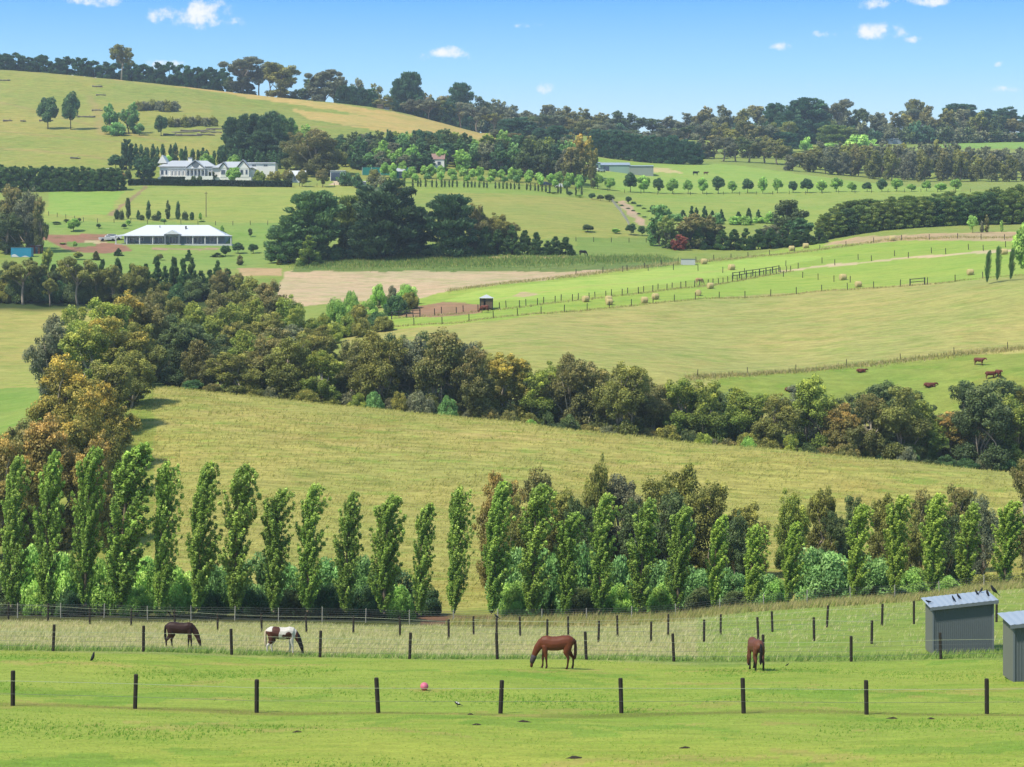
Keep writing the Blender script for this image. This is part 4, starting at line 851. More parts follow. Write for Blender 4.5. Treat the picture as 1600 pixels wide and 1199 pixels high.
fence('white-posted fence beside the gravel drive', polyline([(W(p, D), D) for p, D in ((955, 694), (968, 660), (984, 612))], 3.2), .1, 1.3, (.9, .5), pmesh=MB().box(-.1, .1, -.1, .1, -.3, 1.3).mesh('post', M['peg']))
fence('fence below the long row of avenue trees', polyline([(W(p, D), D) for p, D in ((950, 746), (1200, 746), (1520, 746))], 6), .09, 1.3, (.8, .5))
fence('fence in front of the homestead hedge', polyline([(W(p, D), D) for p, D in ((196, 706), (460, 706), (640, 712))], 6), .08, 1.3, (.8, .5))
fence('fence along the rough field behind the hay ground', polyline([(W(p, D), D) for p, D in ((900, 572), (1000, 574), (1060, 578))], 5), .09, 1.3, (.8, .5))
fence('fence dividing the fields at the far left', polyline([(W(p, D), D) for p, D in ((-60, 378), (30, 380), (150, 382))], 6), .07, 1.3, (.8, .5))
def rails(label, pp, lo, hi, h=1.5, sp=3.0):
    ps = polyline(path(pp, lo, hi), sp); x0, y0 = ps[0]; root = empty('rail_fence', (x0, y0, float(H(x0, y0))), label, 'fence', 'timber rail yards'); o = root.location
    pm = MB().box(-.11, .11, -.11, .11, -.3, h).mesh('post', M['rail'])
    P = [(x - x0, y - y0, float(H(x, y)) - o.z) for x, y in ps]
    for p in P: obj('post', pm, root, p)
    for zz in (h - .12, h*.5):
        for a, b in zip(P[:-1], P[1:]): MB().tube([(a[0], a[1] - .14, a[2] + zz), (b[0], b[1] - .14, b[2] + zz)], [.075, .075], 4).build('rail', M['rail'], root)
rails('dark timber rail yard at the end of the pale track', [(1145,436),(1180,431),(1222,424)], 420, 560)
rails('dark timber rail fence by the bales near the right poplars', [(1422,447),(1455,444)], 400, 500)
rails('dark timber rail yard at the corner of the bare red yard', [(612,499),(640,496),(674,494)], 375, 500)

# ------------------------------------------------------------------ steel paddock shelters and birds
def corr(mb, a, b, z0a, z0b, z1a, z1b, n, depth, nx, ny):
    "corrugated sheet from a to b (xy), pushed along (nx, ny)"
    vs = []
    for i in range(n*2 + 1):
        t = i / (n*2); o_ = depth if i % 2 else 0
        x = a[0] + (b[0]-a[0])*t + nx*o_; y = a[1] + (b[1]-a[1])*t + ny*o_
        vs += [(x, y, z0a + (z0b-z0a)*t), (x, y, z1a + (z1b-z1a)*t)]
    return mb.add(vs, [(2*i, 2*i+2, 2*i+3, 2*i+1) for i in range(n*2)])
def shelter(label, px0, px1, D, dep, h0, h1):
    xa, xb = W(px0, D), W(px1, D); z = min(float(H(xa, D)), float(H(xb, D))) - .05
    r = empty('steel_shelter', (xa, D, z), label, 'shed', 'grey steel paddock shelters'); Wd = xb - xa
    corr(MB(), (0, 0), (Wd, 0), 0, 0, h0, h1, 30, .014, 0, -1).build('front_wall', M['shedw'], r)
    corr(MB(), (0, dep), (0, .0), 0, 0, h0 + .12, h0, 14, .02, -1, 0).build('side_wall', M['sheds'], r)
    corr(MB(), (Wd, 0), (Wd, dep), 0, 0, h1, h1 + .12, 14, .02, 1, 0).build('side_wall', M['sheds'], r)
    corr(MB(), (Wd, dep), (0, dep), 0, 0, h1 + .12, h0 + .12, 26, .03, 0, 1).build('back_wall', M['shedw'], r)
    for x, y, hh in ((-.03, -.05, h0), (Wd - .05, -.05, h1)): MB().box(x, x + .08, y, y + .08, 0, hh - .02).build('corner_trim', M['trim'], r)
    o1 = .22; mb = MB()
    n = 24; vs = []
    for i in range(n + 1):
        t = i / n; x = -o1 + (Wd + 2*o1)*t; zz = h0 + (h1 - h0)*(x / Wd) + .04 + (.02 if i % 2 else 0)
        vs += [(x, -.28, zz), (x, dep + .2, zz + .14)]
    mb.add(vs, [(2*i, 2*i+2, 2*i+3, 2*i+1) for i in range(n)]); mb.build('roof', M['shedr'], r)
    fa = MB(); fa.add([(-o1, -.30, h0 - .14), (Wd + o1, -.30, h1 - .1), (Wd + o1, -.30, h1 + .07), (-o1, -.30, h0 + .02), (-o1, -.27, h0 - .14), (Wd + o1, -.27, h1 - .1), (Wd + o1, -.27, h1 + .07), (-o1, -.27, h0 + .02)],
                      [(0,1,2,3), (7,6,5,4), (0,4,5,1), (3,2,6,7), (0,3,7,4), (1,5,6,2)]); fa.build('gutter', M['trim'], r)
    return r, Wd
s1, w1 = shelter('grey steel shelter with birds on its roof behind the second fence', 1458, 1552, 108, 2.0, 2.55, 2.9)
s2, w2 = shelter('grey steel shelter cut off by the right edge of the picture', 1584, 1720, 91, 2.0, 2.6, 3.0)
def bird(loc, rz, label, sc=1.0, pitch=.5, white=False, group=None):
    r = empty('bird', loc, label, 'bird', group, rz); r.scale = (sc,)*3
    c, s = math.cos(pitch), math.sin(pitch)
    def R(x, z): return (x*c - z*s, 0, x*s + z*c + .15)
    MB().tube([R(-.17, 0), R(-.12, .0), R(-.02, .0), R(.07, .015), R(.12, .035), R(.15, .05), R(.185, .06), R(.2, .06)], [.02, .045, .07, .062, .045, .043, .032, .012], 8).build('body', M['bird'], r, True)
    MB().tube([R(-.12, 0), R(-.25, -.01), R(-.32, -.01)], [(.02, .04), (.012, .04), (.006, .045)], 6).build('tail', M['bird'], r)
    MB().tube([R(.19, .06), R(.245, .055)], [.012, .003], 5).build('beak', M['rail'], r)
    for q in (-.025, .025): MB().tube([(-.0, q, .11), (0.01, q, -.005)], [.009, .006], 4).build('leg', M['bird'], r)
    if white:
        MB().tube([R(.03, .05), R(.10, .07)], [(.03, .05), (.03, .04)], 6).build('nape_patch', M['white'], r)
        MB().tube([R(-.10, .035), R(-.02, .05)], [(.03, .05), (.03, .055)], 6).build('wing_patch', M['white'], r)
    return r
BL = ['crouching low at the left end', 'fourth-highest, left one of the close pair', 'right one of the close pair', 'alone right of the middle', 'at the far ridge edge', 'upright, nearest the right end', 'large, tail spread, at the far right end']
for i, (px, dy, rz, pit, sc) in enumerate([(1451, .5, 3.3, .1, 1.0), (1490, .5, 2.6, .8, 1.05), (1498, .9, 2.7, .7, 1.05), (1526, 1.4, 2.5, .8, 1.0), (1533, 1.8, .6, .6, 1.0), (1543, .9, 2.2, 1.0, 1.15), (1553, 1.2, 2.8, .7, 1.6)]):
    y = 108 + dy; x = W(px, y); lx = x - s1.location.x
    zz = s1.location.z + 2.55 + .35*(lx / w1) + .06 + .14*((dy + .28) / 2.48)
    bird((x, y, zz), rz, 'black bird on the shelter roof, ' + BL[i].replace('fourth-highest, ', ''), sc*.85, pit, group='black birds on the shelter roof')
g = G(145, 97); bird(g, .6, 'black bird standing on the mown grass at far left', 1.15, 1.0)
g = G(715, 79); bird(g, 2.6, 'black and white bird feeding on the grass below the pink ball', .75, .15, True)
g = G(1230, 101); bird(g, .4, 'tiny black bird on the grass near the right-hand horse', .5, .3)
g = G(776, 134); bird(g + Vector((0, -.02, 1.38)), 2.8, 'dark bird perched on a post before the creek bank', 1.0, .5)
# ball
g = G(663, 86)
me = bpy.data.meshes.new('play_ball'); import bmesh
bm = bmesh.new(); bmesh.ops.create_uvsphere(bm, u_segments=24, v_segments=14, radius=.175); bm.to_mesh(me); bm.free(); me.materials.append(M['pink']); me.polygons.foreach_set('use_smooth', np.ones(len(me.polygons), bool))
o = empty('play_ball', g + Vector((0, 0, .17)), 'large pink play ball lying on the mown paddock', 'ball')
obj('ball_body', me, o); MB().tube([(0, -.165, .04), (0, -.182, .045)], [.02, .012], 8).build('valve', M['white'], o)

# ------------------------------------------------------------------ horses and cattle
def coat_material():
    m, t = new_mat('coat'); out = N(t, 'ShaderNodeOutputMaterial'); p = N(t, 'ShaderNodeBsdfPrincipled'); at = N(t, 'ShaderNodeAttribute', attribute_name='coat')
    tcn = N(t, 'ShaderNodeTexCoord'); nz = N(t, 'ShaderNodeTexNoise', i_Scale=6.0, i_Detail=4.0); L(t, tcn.outputs['Object'], nz.inputs[0])
    c = mix_rgb(t, nz.outputs[0], mix_rgb(t, 1.0, at.outputs['Color'], (.8, .78, .76), 'MULTIPLY'), mix_rgb(t, 1.0, at.outputs['Color'], (1.15, 1.15, 1.15), 'MULTIPLY'))
    L(t, c, p.inputs['Base Color']); p.inputs['Roughness'].default_value = .55; p.inputs['Specular IOR Level'].default_value = .22; L(t, p.outputs[0], out.inputs[0]); return m
COAT = coat_material()
def solid(tubes, name, voxel, colfn):
    mb = MB()
    for pts, rad in tubes: mb.tube(pts, rad, 12)
    me = mb.mesh(name + '_cage'); o = bpy.data.objects.new(name + '_cage', me); col.objects.link(o)
    rm = o.modifiers.new('remesh', 'REMESH'); rm.mode = 'VOXEL'; rm.voxel_size = voxel; rm.use_smooth_shade = True
    sm = o.modifiers.new('smooth', 'SMOOTH'); sm.factor = .5; sm.iterations = 3
    dg = bpy.context.evaluated_depsgraph_get(); ev = bpy.data.meshes.new_from_object(o.evaluated_get(dg)); ev.name = name
    bpy.data.objects.remove(o); bpy.data.meshes.remove(me)
    n = len(ev.vertices); co = np.zeros(n*3, np.float32); ev.vertices.foreach_get('co', co); co = co.reshape(-1, 3)
    at = ev.attributes.new('coat', 'FLOAT_COLOR', 'POINT'); c = np.ones((n, 4), np.float32); c[:, :3] = colfn(co); at.data.foreach_set('color', c.ravel())
    ev.materials.clear(); ev.materials.append(COAT); ev.polygons.foreach_set('use_smooth', np.ones(len(ev.polygons), bool)); return ev
def horse_tubes(walk=0.0, stocky=1.0, turn=0.0):
    k = stocky; T = []
    T.append(([(-.90,0,1.20),(-.80,0,1.22),(-.66,0,1.22),(-.42,0,1.19),(-.12,0,1.13),(.2,0,1.12),(.44,0,1.16),(.60,0,1.16),(.72,0,1.10)],
              [(.08,.10),(.19,.20),(.25*k,.28),(.275*k,.315),(.285*k,.325),(.27*k,.325),(.23*k,.33),(.19*k,.28),(.10,.16)]))
    T[-1] = (T[-1][0], [(b, a) for a, b in T[-1][1]])
    ty = turn
    T.append(([(.42,0,1.28),(.66,0,1.14),(.84,ty*.3,.93),(.96,ty*.6,.70),(1.02,ty,.56)], [(.20,.10),(.22,.12*k),(.185,.105*k),(.145,.09*k),(.12,.085)]))
    T.append(([(.96,ty,.60),(1.04,ty,.50),(1.09,ty,.36),(1.12,ty,.22),(1.135,ty,.10),(1.13,ty,.04)], [(.09,.085),(.125,.10),(.105,.085),(.075,.065),(.07,.06),(.05,.05)]))
    for s in (-1, 1): T.append(([(.985,ty + s*.055,.60),(.96,ty + s*.075,.68),(.965,ty + s*.08,.74)], [.035,.03,.01]))
    for s, f in ((-1, .06 + walk), (1, -.06 - walk*.6)):
        T.append(([(.50,s*.13,1.05),(.50+f*.3,s*.14,.82),(.50+f*.7,s*.13,.62),(.51+f,s*.13,.46),(.50+f*1.1,s*.13,.26),(.50+f*1.2,s*.13,.12),(.53+f*1.25,s*.13,.06),(.54+f*1.25,s*.13,.0)],
                  [(.15,.10),(.12,.085*k),(.085,.065*k),(.062,.055),(.043,.04),(.05,.046),(.055,.05),(.065,.06)]))
    for s, f in ((-1, -.08 - walk), (1, .1 + walk*.7)):
        T.append(([(-.62,s*.13,1.18),(-.58+f*.2,s*.15,.92),(-.56+f*.5,s*.15,.74),(-.68+f*.8,s*.14,.56),(-.73+f,s*.14,.48),(-.71+f*1.05,s*.14,.28),(-.70+f*1.1,s*.14,.13),(-.67+f*1.15,s*.14,.06),(-.66+f*1.15,s*.14,.0)],
                  [(.22,.13),(.18,.12*k),(.14,.10*k),(.082,.07),(.07,.06),(.046,.044),(.052,.05),(.058,.052),(.068,.062)]))
    return T
def lerp3(a, b, t): return a + (b - a) * np.clip(t, 0, 1)[:, None]
def horse(label, px, D, rz, tint, point, mane, sc=1.0, fn=None, walk=.0, stocky=1.0, turn=0.0, mask=False, sock=None, blaze=False, group='grazing horses', voxel=.026):
    base = np.array(alb(tint)); pt = np.array(alb(point))
    def colfn(co):
        c = lerp3(np.repeat(base[None], len(co), 0), pt, (0.62 - co[:, 2]) / .25 * (co[:, 0] < .8))
        c = lerp3(c, pt, (.22 - co[:, 2]) / .12 * (co[:, 0] > .9))
        if sock is not None: c = np.where(((co[:, 2] < .16) & (co[:, 0] < .8))[:, None], np.array(alb(sock)), c)
        if blaze: c = np.where(((co[:, 0] > 1.1) & (co[:, 2] < .12))[:, None], np.array(alb((225, 215, 205))), c)
        return fn(co, c) if fn else c
    me = solid(horse_tubes(walk, stocky, turn), 'body', voxel, colfn)
    g = G(px, D); r = empty('horse', g, label, 'horse', group, rz); r.scale = (sc*.95, sc, sc)
    obj('body', me, r)
    mm = simple('mane_hair', mane, .8, .3, 12)
    MB().tube([(.36,0,1.46),(.56,0,1.37),(.74,turn*.2+.02,1.20),(.88,turn*.5+.03,.98),(1.0,turn*.9+.02,.74),(1.05,turn,.6)], [(.015,.03),(.05,.05),(.06,.06),(.06,.055),(.045,.05),(.02,.03)], 8).build('mane', mm, r, True)
    MB().tube([(-.86,0,1.34),(-.925,0,1.24),(-.94,0,1.0),(-.935,.01,.74),(-.92,.01,.52),(-.91,.01,.42)], [.04,.055,.07,.075,.06,.015], 8).build('tail', mm, r, True)
    if mask:
        MB().tube([(1.0,turn,.585),(1.045,turn,.48),(1.09,turn,.36),(1.115,turn,.24)], [(.125,.105),(.14,.115),(.122,.10),(.098,.085)], 12).build('fly_mask', simple('grey_mesh_mask', (84, 74, 78), .8, .2, 30), r, True)
    return r
horse('dark bay horse grazing in the tall pale grass', 283, 112, .0, (62, 38, 32), (30, 24, 24), (30, 24, 24), .98, walk=.05)
def pinto(co, c):
    x, y, z = co[:, 0], co[:, 1], co[:, 2]; w_ = np.array(alb((236, 228, 218)))
    f = np.sin(x*7 + 1.0) * .10 + np.sin(z*9 + y*5) * .07
    wm = ((x + f > -.14) & (x + f < .76) & (z > .62)) & ~((np.hypot(x - .40, (z - 1.05)*.7) < .17 + f*.35)) & ~((np.hypot(x - .1, z - 1.02) < .1))
    wm |= (z < .66) & (x < .8) & ~((np.hypot(x + .62, z - .72) < .12))
    wm |= (x < -.5 + f*.5) & (z > 1.28)
    c = c.copy(); c[:] = np.where((x < .85)[:, None], np.array(alb((96, 56, 44))), np.array(alb((36, 32, 34)))); c[wm] = w_
    c[(z < .12) & (x < .8)] = np.array(alb((196, 160, 128))); c[(x > 1.08) & (z < .09)] = w_; return c
horse('brown and white pinto cob grazing behind the second fence', 441, 106.4, 0.05, (110, 64, 48), (60, 40, 34), (228, 208, 176), .98, fn=pinto, walk=.02, stocky=1.15)
horse('chestnut horse in a grey fly mask grazing on the mown paddock', 868, 97, math.pi - .05, (120, 64, 40), (74, 42, 32), (66, 36, 28), 1.06, walk=.03, mask=True, turn=-.05)
horse('bay horse seen from behind, head down, by the second fence', 1180, 98, math.pi/2 + .18, (124, 76, 56), (38, 30, 28), (26, 22, 24), 1.05, walk=.04, blaze=True)
horse('red-brown horse grazing beside the small timber hut', 757, Dat(757, 489, 380, 500), 3.0, (124, 66, 46), (80, 44, 36), (70, 40, 32), 1.05, voxel=.05)
horse('pale cream horse standing by the double fence among the bales', 1093, Dat(1093, 446, 400, 520), .4, (206, 170, 120), (190, 150, 104), (214, 186, 140), 1.1, voxel=.05)
horse('black horse grazing in the rough field before the drive', 911, Dat(911, 401, 500, 570), 0, (30, 28, 30), (22, 20, 22), (20, 20, 20), 1.1, voxel=.05)
def cow_tubes(lie):
    T = []; dz = -.62 if lie else 0
    T.append(([(-.98,0,1.12+dz),(-.85,0,1.08+dz),(-.5,0,1.02+dz),(0,0,.98+dz),(.4,0,1.0+dz),(.68,0,1.04+dz),(.85,0,1.04+dz)], [(.16,.12),(.30,.26),(.36,.32),(.38,.36 if not lie else .44),(.37,.32),(.32,.25),(.18,.15)]))
    T.append(([(.7,0,1.12+dz),(.95,.05,1.22+dz),(1.12,.08,1.26+dz)], [(.24,.16),(.19,.13),(.14,.11)]))
    T.append(([(1.08,.08,1.32+dz),(1.24,.09,1.22+dz),(1.42,.1,1.08+dz),(1.47,.1,1.04+dz)], [(.13,.12),(.13,.11),(.095,.085),(.07,.07)]))
    for s in (-1, 1): T.append(([(1.08,.08 + s*.1,1.36+dz),(1.04,.08 + s*.24,1.36+dz)], [.045,.02]))
    if not lie:
        for s in (-1, 1):
            T.append(([(.55,s*.18,.9),(.56,s*.18,.55),(.55,s*.18,.3),(.56,s*.18,0)], [(.15,.1),.085,.055,.065]))
            T.append(([(-.75,s*.18,1.0),(-.66,s*.2,.68),(-.84,s*.19,.45),(-.80,s*.19,.22),(-.78,s*.19,0)], [(.22,.14),.13,.065,.055,.065]))
    else:
        T.append(([(.5,-.3,.2),(.85,-.34,.1),(.6,-.36,.06)], [.12,.08,.06])); T.append(([(-.6,-.32,.24),(-.2,-.42,.14),(-.5,-.46,.07)], [.18,.1,.06]))
        T.append(([(.5,.3,.2),(.85,.34,.1)], [.12,.07])); T.append(([(-.6,.32,.24),(-.3,.4,.12)], [.18,.09]))
    T.append(([(-1.02,0,1.2+dz),(-1.08,0,.9+dz),(-1.07,0,max(.08, .55+dz))], [.04,.03,.04])); return T
COWS = {}
def cow(label, px, D, rz, tint, lie=False, sc=1.0, group='red-brown cattle'):
    key = (tint, lie)
    if key not in COWS: COWS[key] = solid(cow_tubes(lie), 'body', .05, lambda co: np.repeat(np.array([alb(tint)]), len(co), 0))
    r = empty('cow', G(px, D), label, 'cow', group, rz); r.scale = (sc,)*3; obj('body', COWS[key], r)
BR = (122, 66, 48)
cow('red-brown cow standing alone, highest of the herd on the right', 1530, Dat(1530, 571, 325, 360), -.7, BR, sc=.95)
cow('red-brown cow lying by the upper fence, leftmost of those in the open', 1346, Dat(1346, 582, 325, 360), .2, BR, True, .85)
cow('red-brown cow lying in the open field, largest of the resting herd', 1453, Dat(1453, 605, 318, 350), .1, BR, True)
cow('red-brown cow facing the camera above the dark shrub at right', 1560, Dat(1560, 591, 320, 350), -1.4, BR)
cow('red-brown cow beside the one facing the camera at right', 1548, Dat(1548, 592, 320, 350), .1, BR, sc=.9)
cow('red-brown cow lying half hidden by a tree top, left of the herd', 1304, 332, .2, BR, True)
cow('red-brown cow lying half hidden, between the other two hidden ones', 1350, 329, .1, BR, True)
cow('red-brown cow mostly hidden behind the belt at its left', 1236, 336, .1, BR, True)
cow('black cow standing beyond the green farm shed', 1087, 862, .4, (34, 32, 36), sc=1.3, group=None)
cow('small brown calf beyond the green farm shed', 1103, 866, .2, (110, 72, 52), sc=1.0, group=None)

# ------------------------------------------------------------------ hay bales
def bale_mesh(seed, r=.66, ln=1.2):
    rs = np.random.RandomState(seed); mb = MB(); n = 22; xs = [-.5, -.47, -.3, -.1, .1, .3, .47, .5]; rr = [.86, .97, 1, 1.01, 1, 1.01, .97, .86]
    vs = []; fs = []
    for x, q in zip(xs, rr):
        for k_ in range(n): a = 2*math.pi*k_/n; q2 = r*q*(1 + rs.normal()*.012); vs.append((x*ln, math.cos(a)*q2, math.sin(a)*q2*(.96 if math.sin(a) < 0 else 1)))
    for i in range(len(xs) - 1):
        for k_ in range(n): fs.append((i*n+k_, i*n+(k_+1) % n, (i+1)*n+(k_+1) % n, (i+1)*n+k_))
    fs += [tuple(range(n))[::-1], tuple((len(xs)-1)*n + k_ for k_ in range(n))]
    return mb.add(vs, fs).mesh('hay_bale', M['hay'], True)
BM = [bale_mesh(s) for s in (1, 2, 3)]
BALES = [(915,472,.5,'leftmost bale in the strip below the double fence'),(951,472,.4,'upper of the two touching bales in the strip'),(952,477,.3,'lower of the two touching bales in the strip'),(1007,474,.3,'bale left of the tallest strip bale'),(1024,468,.5,'bale on the strip between two fence posts'),
         (1091,462,1.4,'bale seen end-on in the strip'),(1110,451,.4,'bale under the cream horse'),(1100,413,.3,'bale beside the pale tank'),(1143,422,.4,'bale above the rail yard'),(1237,392,.2,'left bale of the pair under the windbreak'),(1259,388,.2,'right bale of the pair under the windbreak'),
         (1394,377,.2,'bale on the dry grass edge at the top'),(1317,438,.3,'upper bale right of the rail yard'),(1341,449,.3,'lower bale right of the rail yard'),(1516,430,.2,'bale near the small poplars at right'),(1569,398,.2,'bale behind the small poplars at right'),(598,506,.3,'bale at the left corner by the red yard')]
for i, (px, py, rz, lb) in enumerate(BALES):
    D = Dat(px, py, 385, 600); gp = G(px, D); me = BM[i % 3]
    o = obj('hay_bale', me, None, gp + Vector((0, 0, .62))); o.rotation_euler = (trs.uniform(0, 6), 0, rz); o['label'] = 'round hay ' + lb if lb.startswith('bale') else lb.replace('bale', 'round hay bale', 1); o['category'] = 'hay bale'; o['group'] = 'round hay bales'
    s = 1.12 if D > 450 else 1.0; o.scale = (s,)*3

# ------------------------------------------------------------------ buildings
def hip(mb, x0, x1, y0, y1, z0, z1, ins=None):
    i = ins if ins is not None else (y1 - y0)/2; ym = (y0 + y1)/2
    return mb.add([(x0,y0,z0),(x1,y0,z0),(x1,y1,z0),(x0,y1,z0),(x0+i,ym,z1),(x1-i,ym,z1)], [(0,1,5,4),(1,2,5),(2,3,4,5),(3,0,4),(0,3,2,1)])
def gable(mb, x0, x1, y0, y1, z0, z1, axis='y'):
    if axis == 'y': xm = (x0+x1)/2; return mb.add([(x0,y0,z0),(x1,y0,z0),(x1,y1,z0),(x0,y1,z0),(xm,y0,z1),(xm,y1,z1)], [(0,1,4),(1,2,5,4),(2,3,5),(3,0,4,5),(0,3,2,1)])
    ym = (y0+y1)/2; return mb.add([(x0,y0,z0),(x1,y0,z0),(x1,y1,z0),(x0,y1,z0),(x0,ym,z1),(x1,ym,z1)], [(0,1,5,4),(1,2,5),(2,3,4,5),(3,0,4),(0,3,2,1)])
def window(root, x0, x1, z0, z1, y):
    f = MB().box(x0 - .12, x1 + .12, y - .06, y + .02, z0 - .12, z1 + .12).build('window', M['white'], root)
    n = max(1, round((x1 - x0) / .9)); s = (x1 - x0) / n
    for i in range(n): MB().box(x0 + i*s + .04, x0 + (i+1)*s - .04, y - .085, y - .062, z0, z1).build('pane', M['glass'], f)
# white-roofed house
D = 562; s = D / F; xL = W(181, D); z0 = float(H(W(270, D), D)); hr = empty('bungalow', (xL, D, z0 - .1), 'long low house with a white hipped roof and verandah', 'house')
X = lambda px: (px - 181) * s
Z = lambda py: (382 - py) * s + .1
MB().box(X(192), X(350), 1.9, 13, 0, Z(366)).build('wall', M['wallb'], hr)  # bluish shade under the verandah is put into this wall colour
MB().box(X(180), X(363), -1.0, 13.6, -1.4, .12).build('verandah_floor', M['concrete'], hr)
rf = hip(MB(), X(190), X(352), 1.2, 14, Z(367.5), Z(351), 5.6).build('roof', M['wroof'], hr)
MB().tube([(X(286), 5, Z(359)), (X(286), 5, Z(353))], [.22, .22], 8).build('flue', M['rail'], rf)
MB().tube([(X(244), 6, Z(356)), (X(244), 6, Z(352))], [.12, .12], 8).build('vent_pipe', M['trim'], rf)
vr = MB(); vr.add([(X(179),-1.2,Z(369.8)),(X(364),-1.2,Z(369.8)),(X(353),1.5,Z(367.6)),(X(191),1.5,Z(367.6)),(X(179),-1.2,Z(369)),(X(364),-1.2,Z(369)),(X(353),1.5,Z(366.8)),(X(191),1.5,Z(366.8))], [(0,1,2,3)[::-1],(4,5,6,7),(0,1,5,4),(1,2,6,5),(3,0,4,7)]); vr.build('verandah_roof', M['wroof'], hr)
pg = MB(); gable(pg, X(258), X(283), -2.0, 5.5, Z(367), Z(360.5)); pg.build('porch_gable', M['wroof'], hr)
for a in (259.5, 281.5): MB().box(X(a) - .25, X(a) + .25, -1.9, -1.5, .1, Z(367)).build('porch_pillar', M['trim'], hr)
for a in (182, 199, 219, 239.5, 302, 321, 340.5, 361.5): MB().box(X(a) - .13, X(a) + .13, -.95, -.7, .1, Z(369.5)).build('verandah_post', M['white'], hr)
for a, b, c, d in ((201,207,373,381),(211,222,371.5,376.5),(234,238,372,379),(240,252,371.5,380),(263,277,371,380.5),(290,294,371,381),(296,306,372,380),(308,313,371,379),(327,339,371,378.5)): window(hr, X(a), X(b), max(.15, Z(d)), Z(c), 1.88)
# old homestead
D = 722; s = D / F; x0 = W(246, D); z0 = (HY - 277) * s + .1; hs = empty('homestead', (x0, D, z0 - .1), 'rambling white homestead with grey gabled roofs and chimney', 'house')
X = lambda px: (px - 246) * s
Z = lambda py: (277 - py) * s
MB().box(X(248), X(333), 2, 14, 0, Z(259)).build('wall', M['cream'], hs)
MB().box(X(333), X(392), 1, 12, 0, Z(261)).build('wing_wall', M['cream'], hs)
rf = hip(MB(), X(245), X(336), 1.3, 15, Z(260), Z(249), 4).build('roof', M['groof'], hs)
hip(MB(), X(330), X(394), .3, 13, Z(262), Z(251), 4).build('wing_roof', M['groof'], hs)
ch = MB(); ch.box(X(289), X(295), 7, 8.2, Z(251), Z(245)); ch.build('chimney', M['cream'], rf)
MB().box(X(288.4), X(295.6), 6.8, 8.4, Z(245), Z(244)).build('chimney_cap', M['trim'], rf)
gw = MB(); gable(gw, X(243), X(258), 4, 12, Z(254), Z(241)); gw.build('turret_gable', M['cream'], hs)
for a, b, t, e in ((290, 321, 251, 263), (342, 357, 254, 263), (368, 392, 250.5, 264)):
    MB().box(X(a) + .6, X(b) - .6, -.6, 4, 0, Z(e)).build('bay_wall', M['cream'], hs)
    gg = MB(); gable(gg, X(a) + .5, X(b) - .5, -.7, 6, Z(e) + .003, Z(t) - .5); bw = gg.build('gable_wall', M['cream'], hs)
    rr = MB(); xm = (X(a) + X(b))/2
    for xa, xb in ((X(a), xm), (X(b), xm)):
        rr.add([(xa, -1.1, Z(e) - .1), (xb, -1.1, Z(t)), (xb, 6, Z(t)), (xa, 6, Z(e) - .1), (xa, -1.1, Z(e) + .15), (xb, -1.1, Z(t) + .25), (xb, 6, Z(t) + .25), (xa, 6, Z(e) + .15)], [(0,1,2,3),(4,7,6,5),(0,4,5,1),(2,6,7,3),(0,3,7,4)])
    rr.build('gable_roof', M['groof'], hs)
vt = MB(); vt.tube([(X(306), -.75, Z(257.5)), (X(306), -.8, Z(257.5))], [1.2, 1.2], 16); vt.build('round_vent', M['trim'], hs)
vr = MB(); vr.box(X(262), X(334), -2.4, -.62, Z(265), Z(264)); vr.build('verandah_roof', M['groof'], hs)
MB().box(X(262), X(334), -2.4, 2, -1.6, .25).build('verandah_floor', M['cream'], hs); MB().box(X(247), X(393), -.5, 12, -2, .003).build('plinth', M['cream'], hs)
for i in range(13): MB().box(X(264 + i*5.7) - .14, X(264 + i*5.7) + .14, -2.3, -2.05, .2, Z(265)).build('verandah_post', M['white'], hs)
for i in range(12): window(hs, X(265.4 + i*5.7), X(268.4 + i*5.7), .8, Z(267), -.62 if 290 < 266 + i*5.7 < 320 else 1.98)
for a, b in ((250, 254), (257, 260), (346, 352), (376, 380), (384, 387)): window(hs, X(a), X(b), 1.0, Z(266), (1.98 if a < 300 else -.62))
an = empty('annexe', (W(386, 735), 735, float(H(W(405, 735), 735)) - .2), 'long flat-roofed white annexe right of the homestead', 'building'); sa = 735 / F
MB().box(0, 44*sa, 0, 8, 0, 23*sa).build('wall', M['cream'], an); MB().box(-.4, 44.8*sa, -.4, 8.4, 23*sa + .003, 24.6*sa).build('roof', M['wroof'], an)
for a in (8, 26): window(an, a*sa, (a + 6)*sa, 19*sa, 21*sa, 0)
def barn(label, pa, pb, D, base_dz, h_eave, h_ridge, dep, wm, rm, name='farm_shed', axis='x', doors=(), wins=(), cat='shed'):
    xa, xb = W(pa, D), W(pb, D); z = float(H((xa+xb)/2, D)) + base_dz; r = empty(name, (xa, D, z), label, cat); w_ = xb - xa
    MB().box(0, w_, 0, dep, -1.2, h_eave).build('wall', M[wm], r)
    mb = MB(); gable(mb, -.25, w_ + .25, -.3, dep + .3, h_eave + .003, h_ridge, axis); mb.build('roof', M[rm], r)
    for a, b, h in doors: MB().box(a*w_, b*w_, -.06, -.003, 0, h).build('door', M['glass'], r)
    for a, b, c, d in wins: window(r, a*w_, b*w_, c, d, 0)
    return r
barn('long green steel farm shed with a pale roof, left half', 938, 984, 852, 0, 2.9, 4.3, 12, 'gsteel', 'shedr', doors=((.1, .3, 2.4),))
barn('beige steel farm shed joined to the right of the green one', 984, 1021, 850, 0, 3.9, 4.6, 12, 'gsteel2', 'shedr')
barn('small pale green lean-to at the left of the green farm shed', 922, 938, 846, 0, 3.0, 3.6, 8, 'gsteel', 'shedr', doors=((.3, .8, 2.2),))
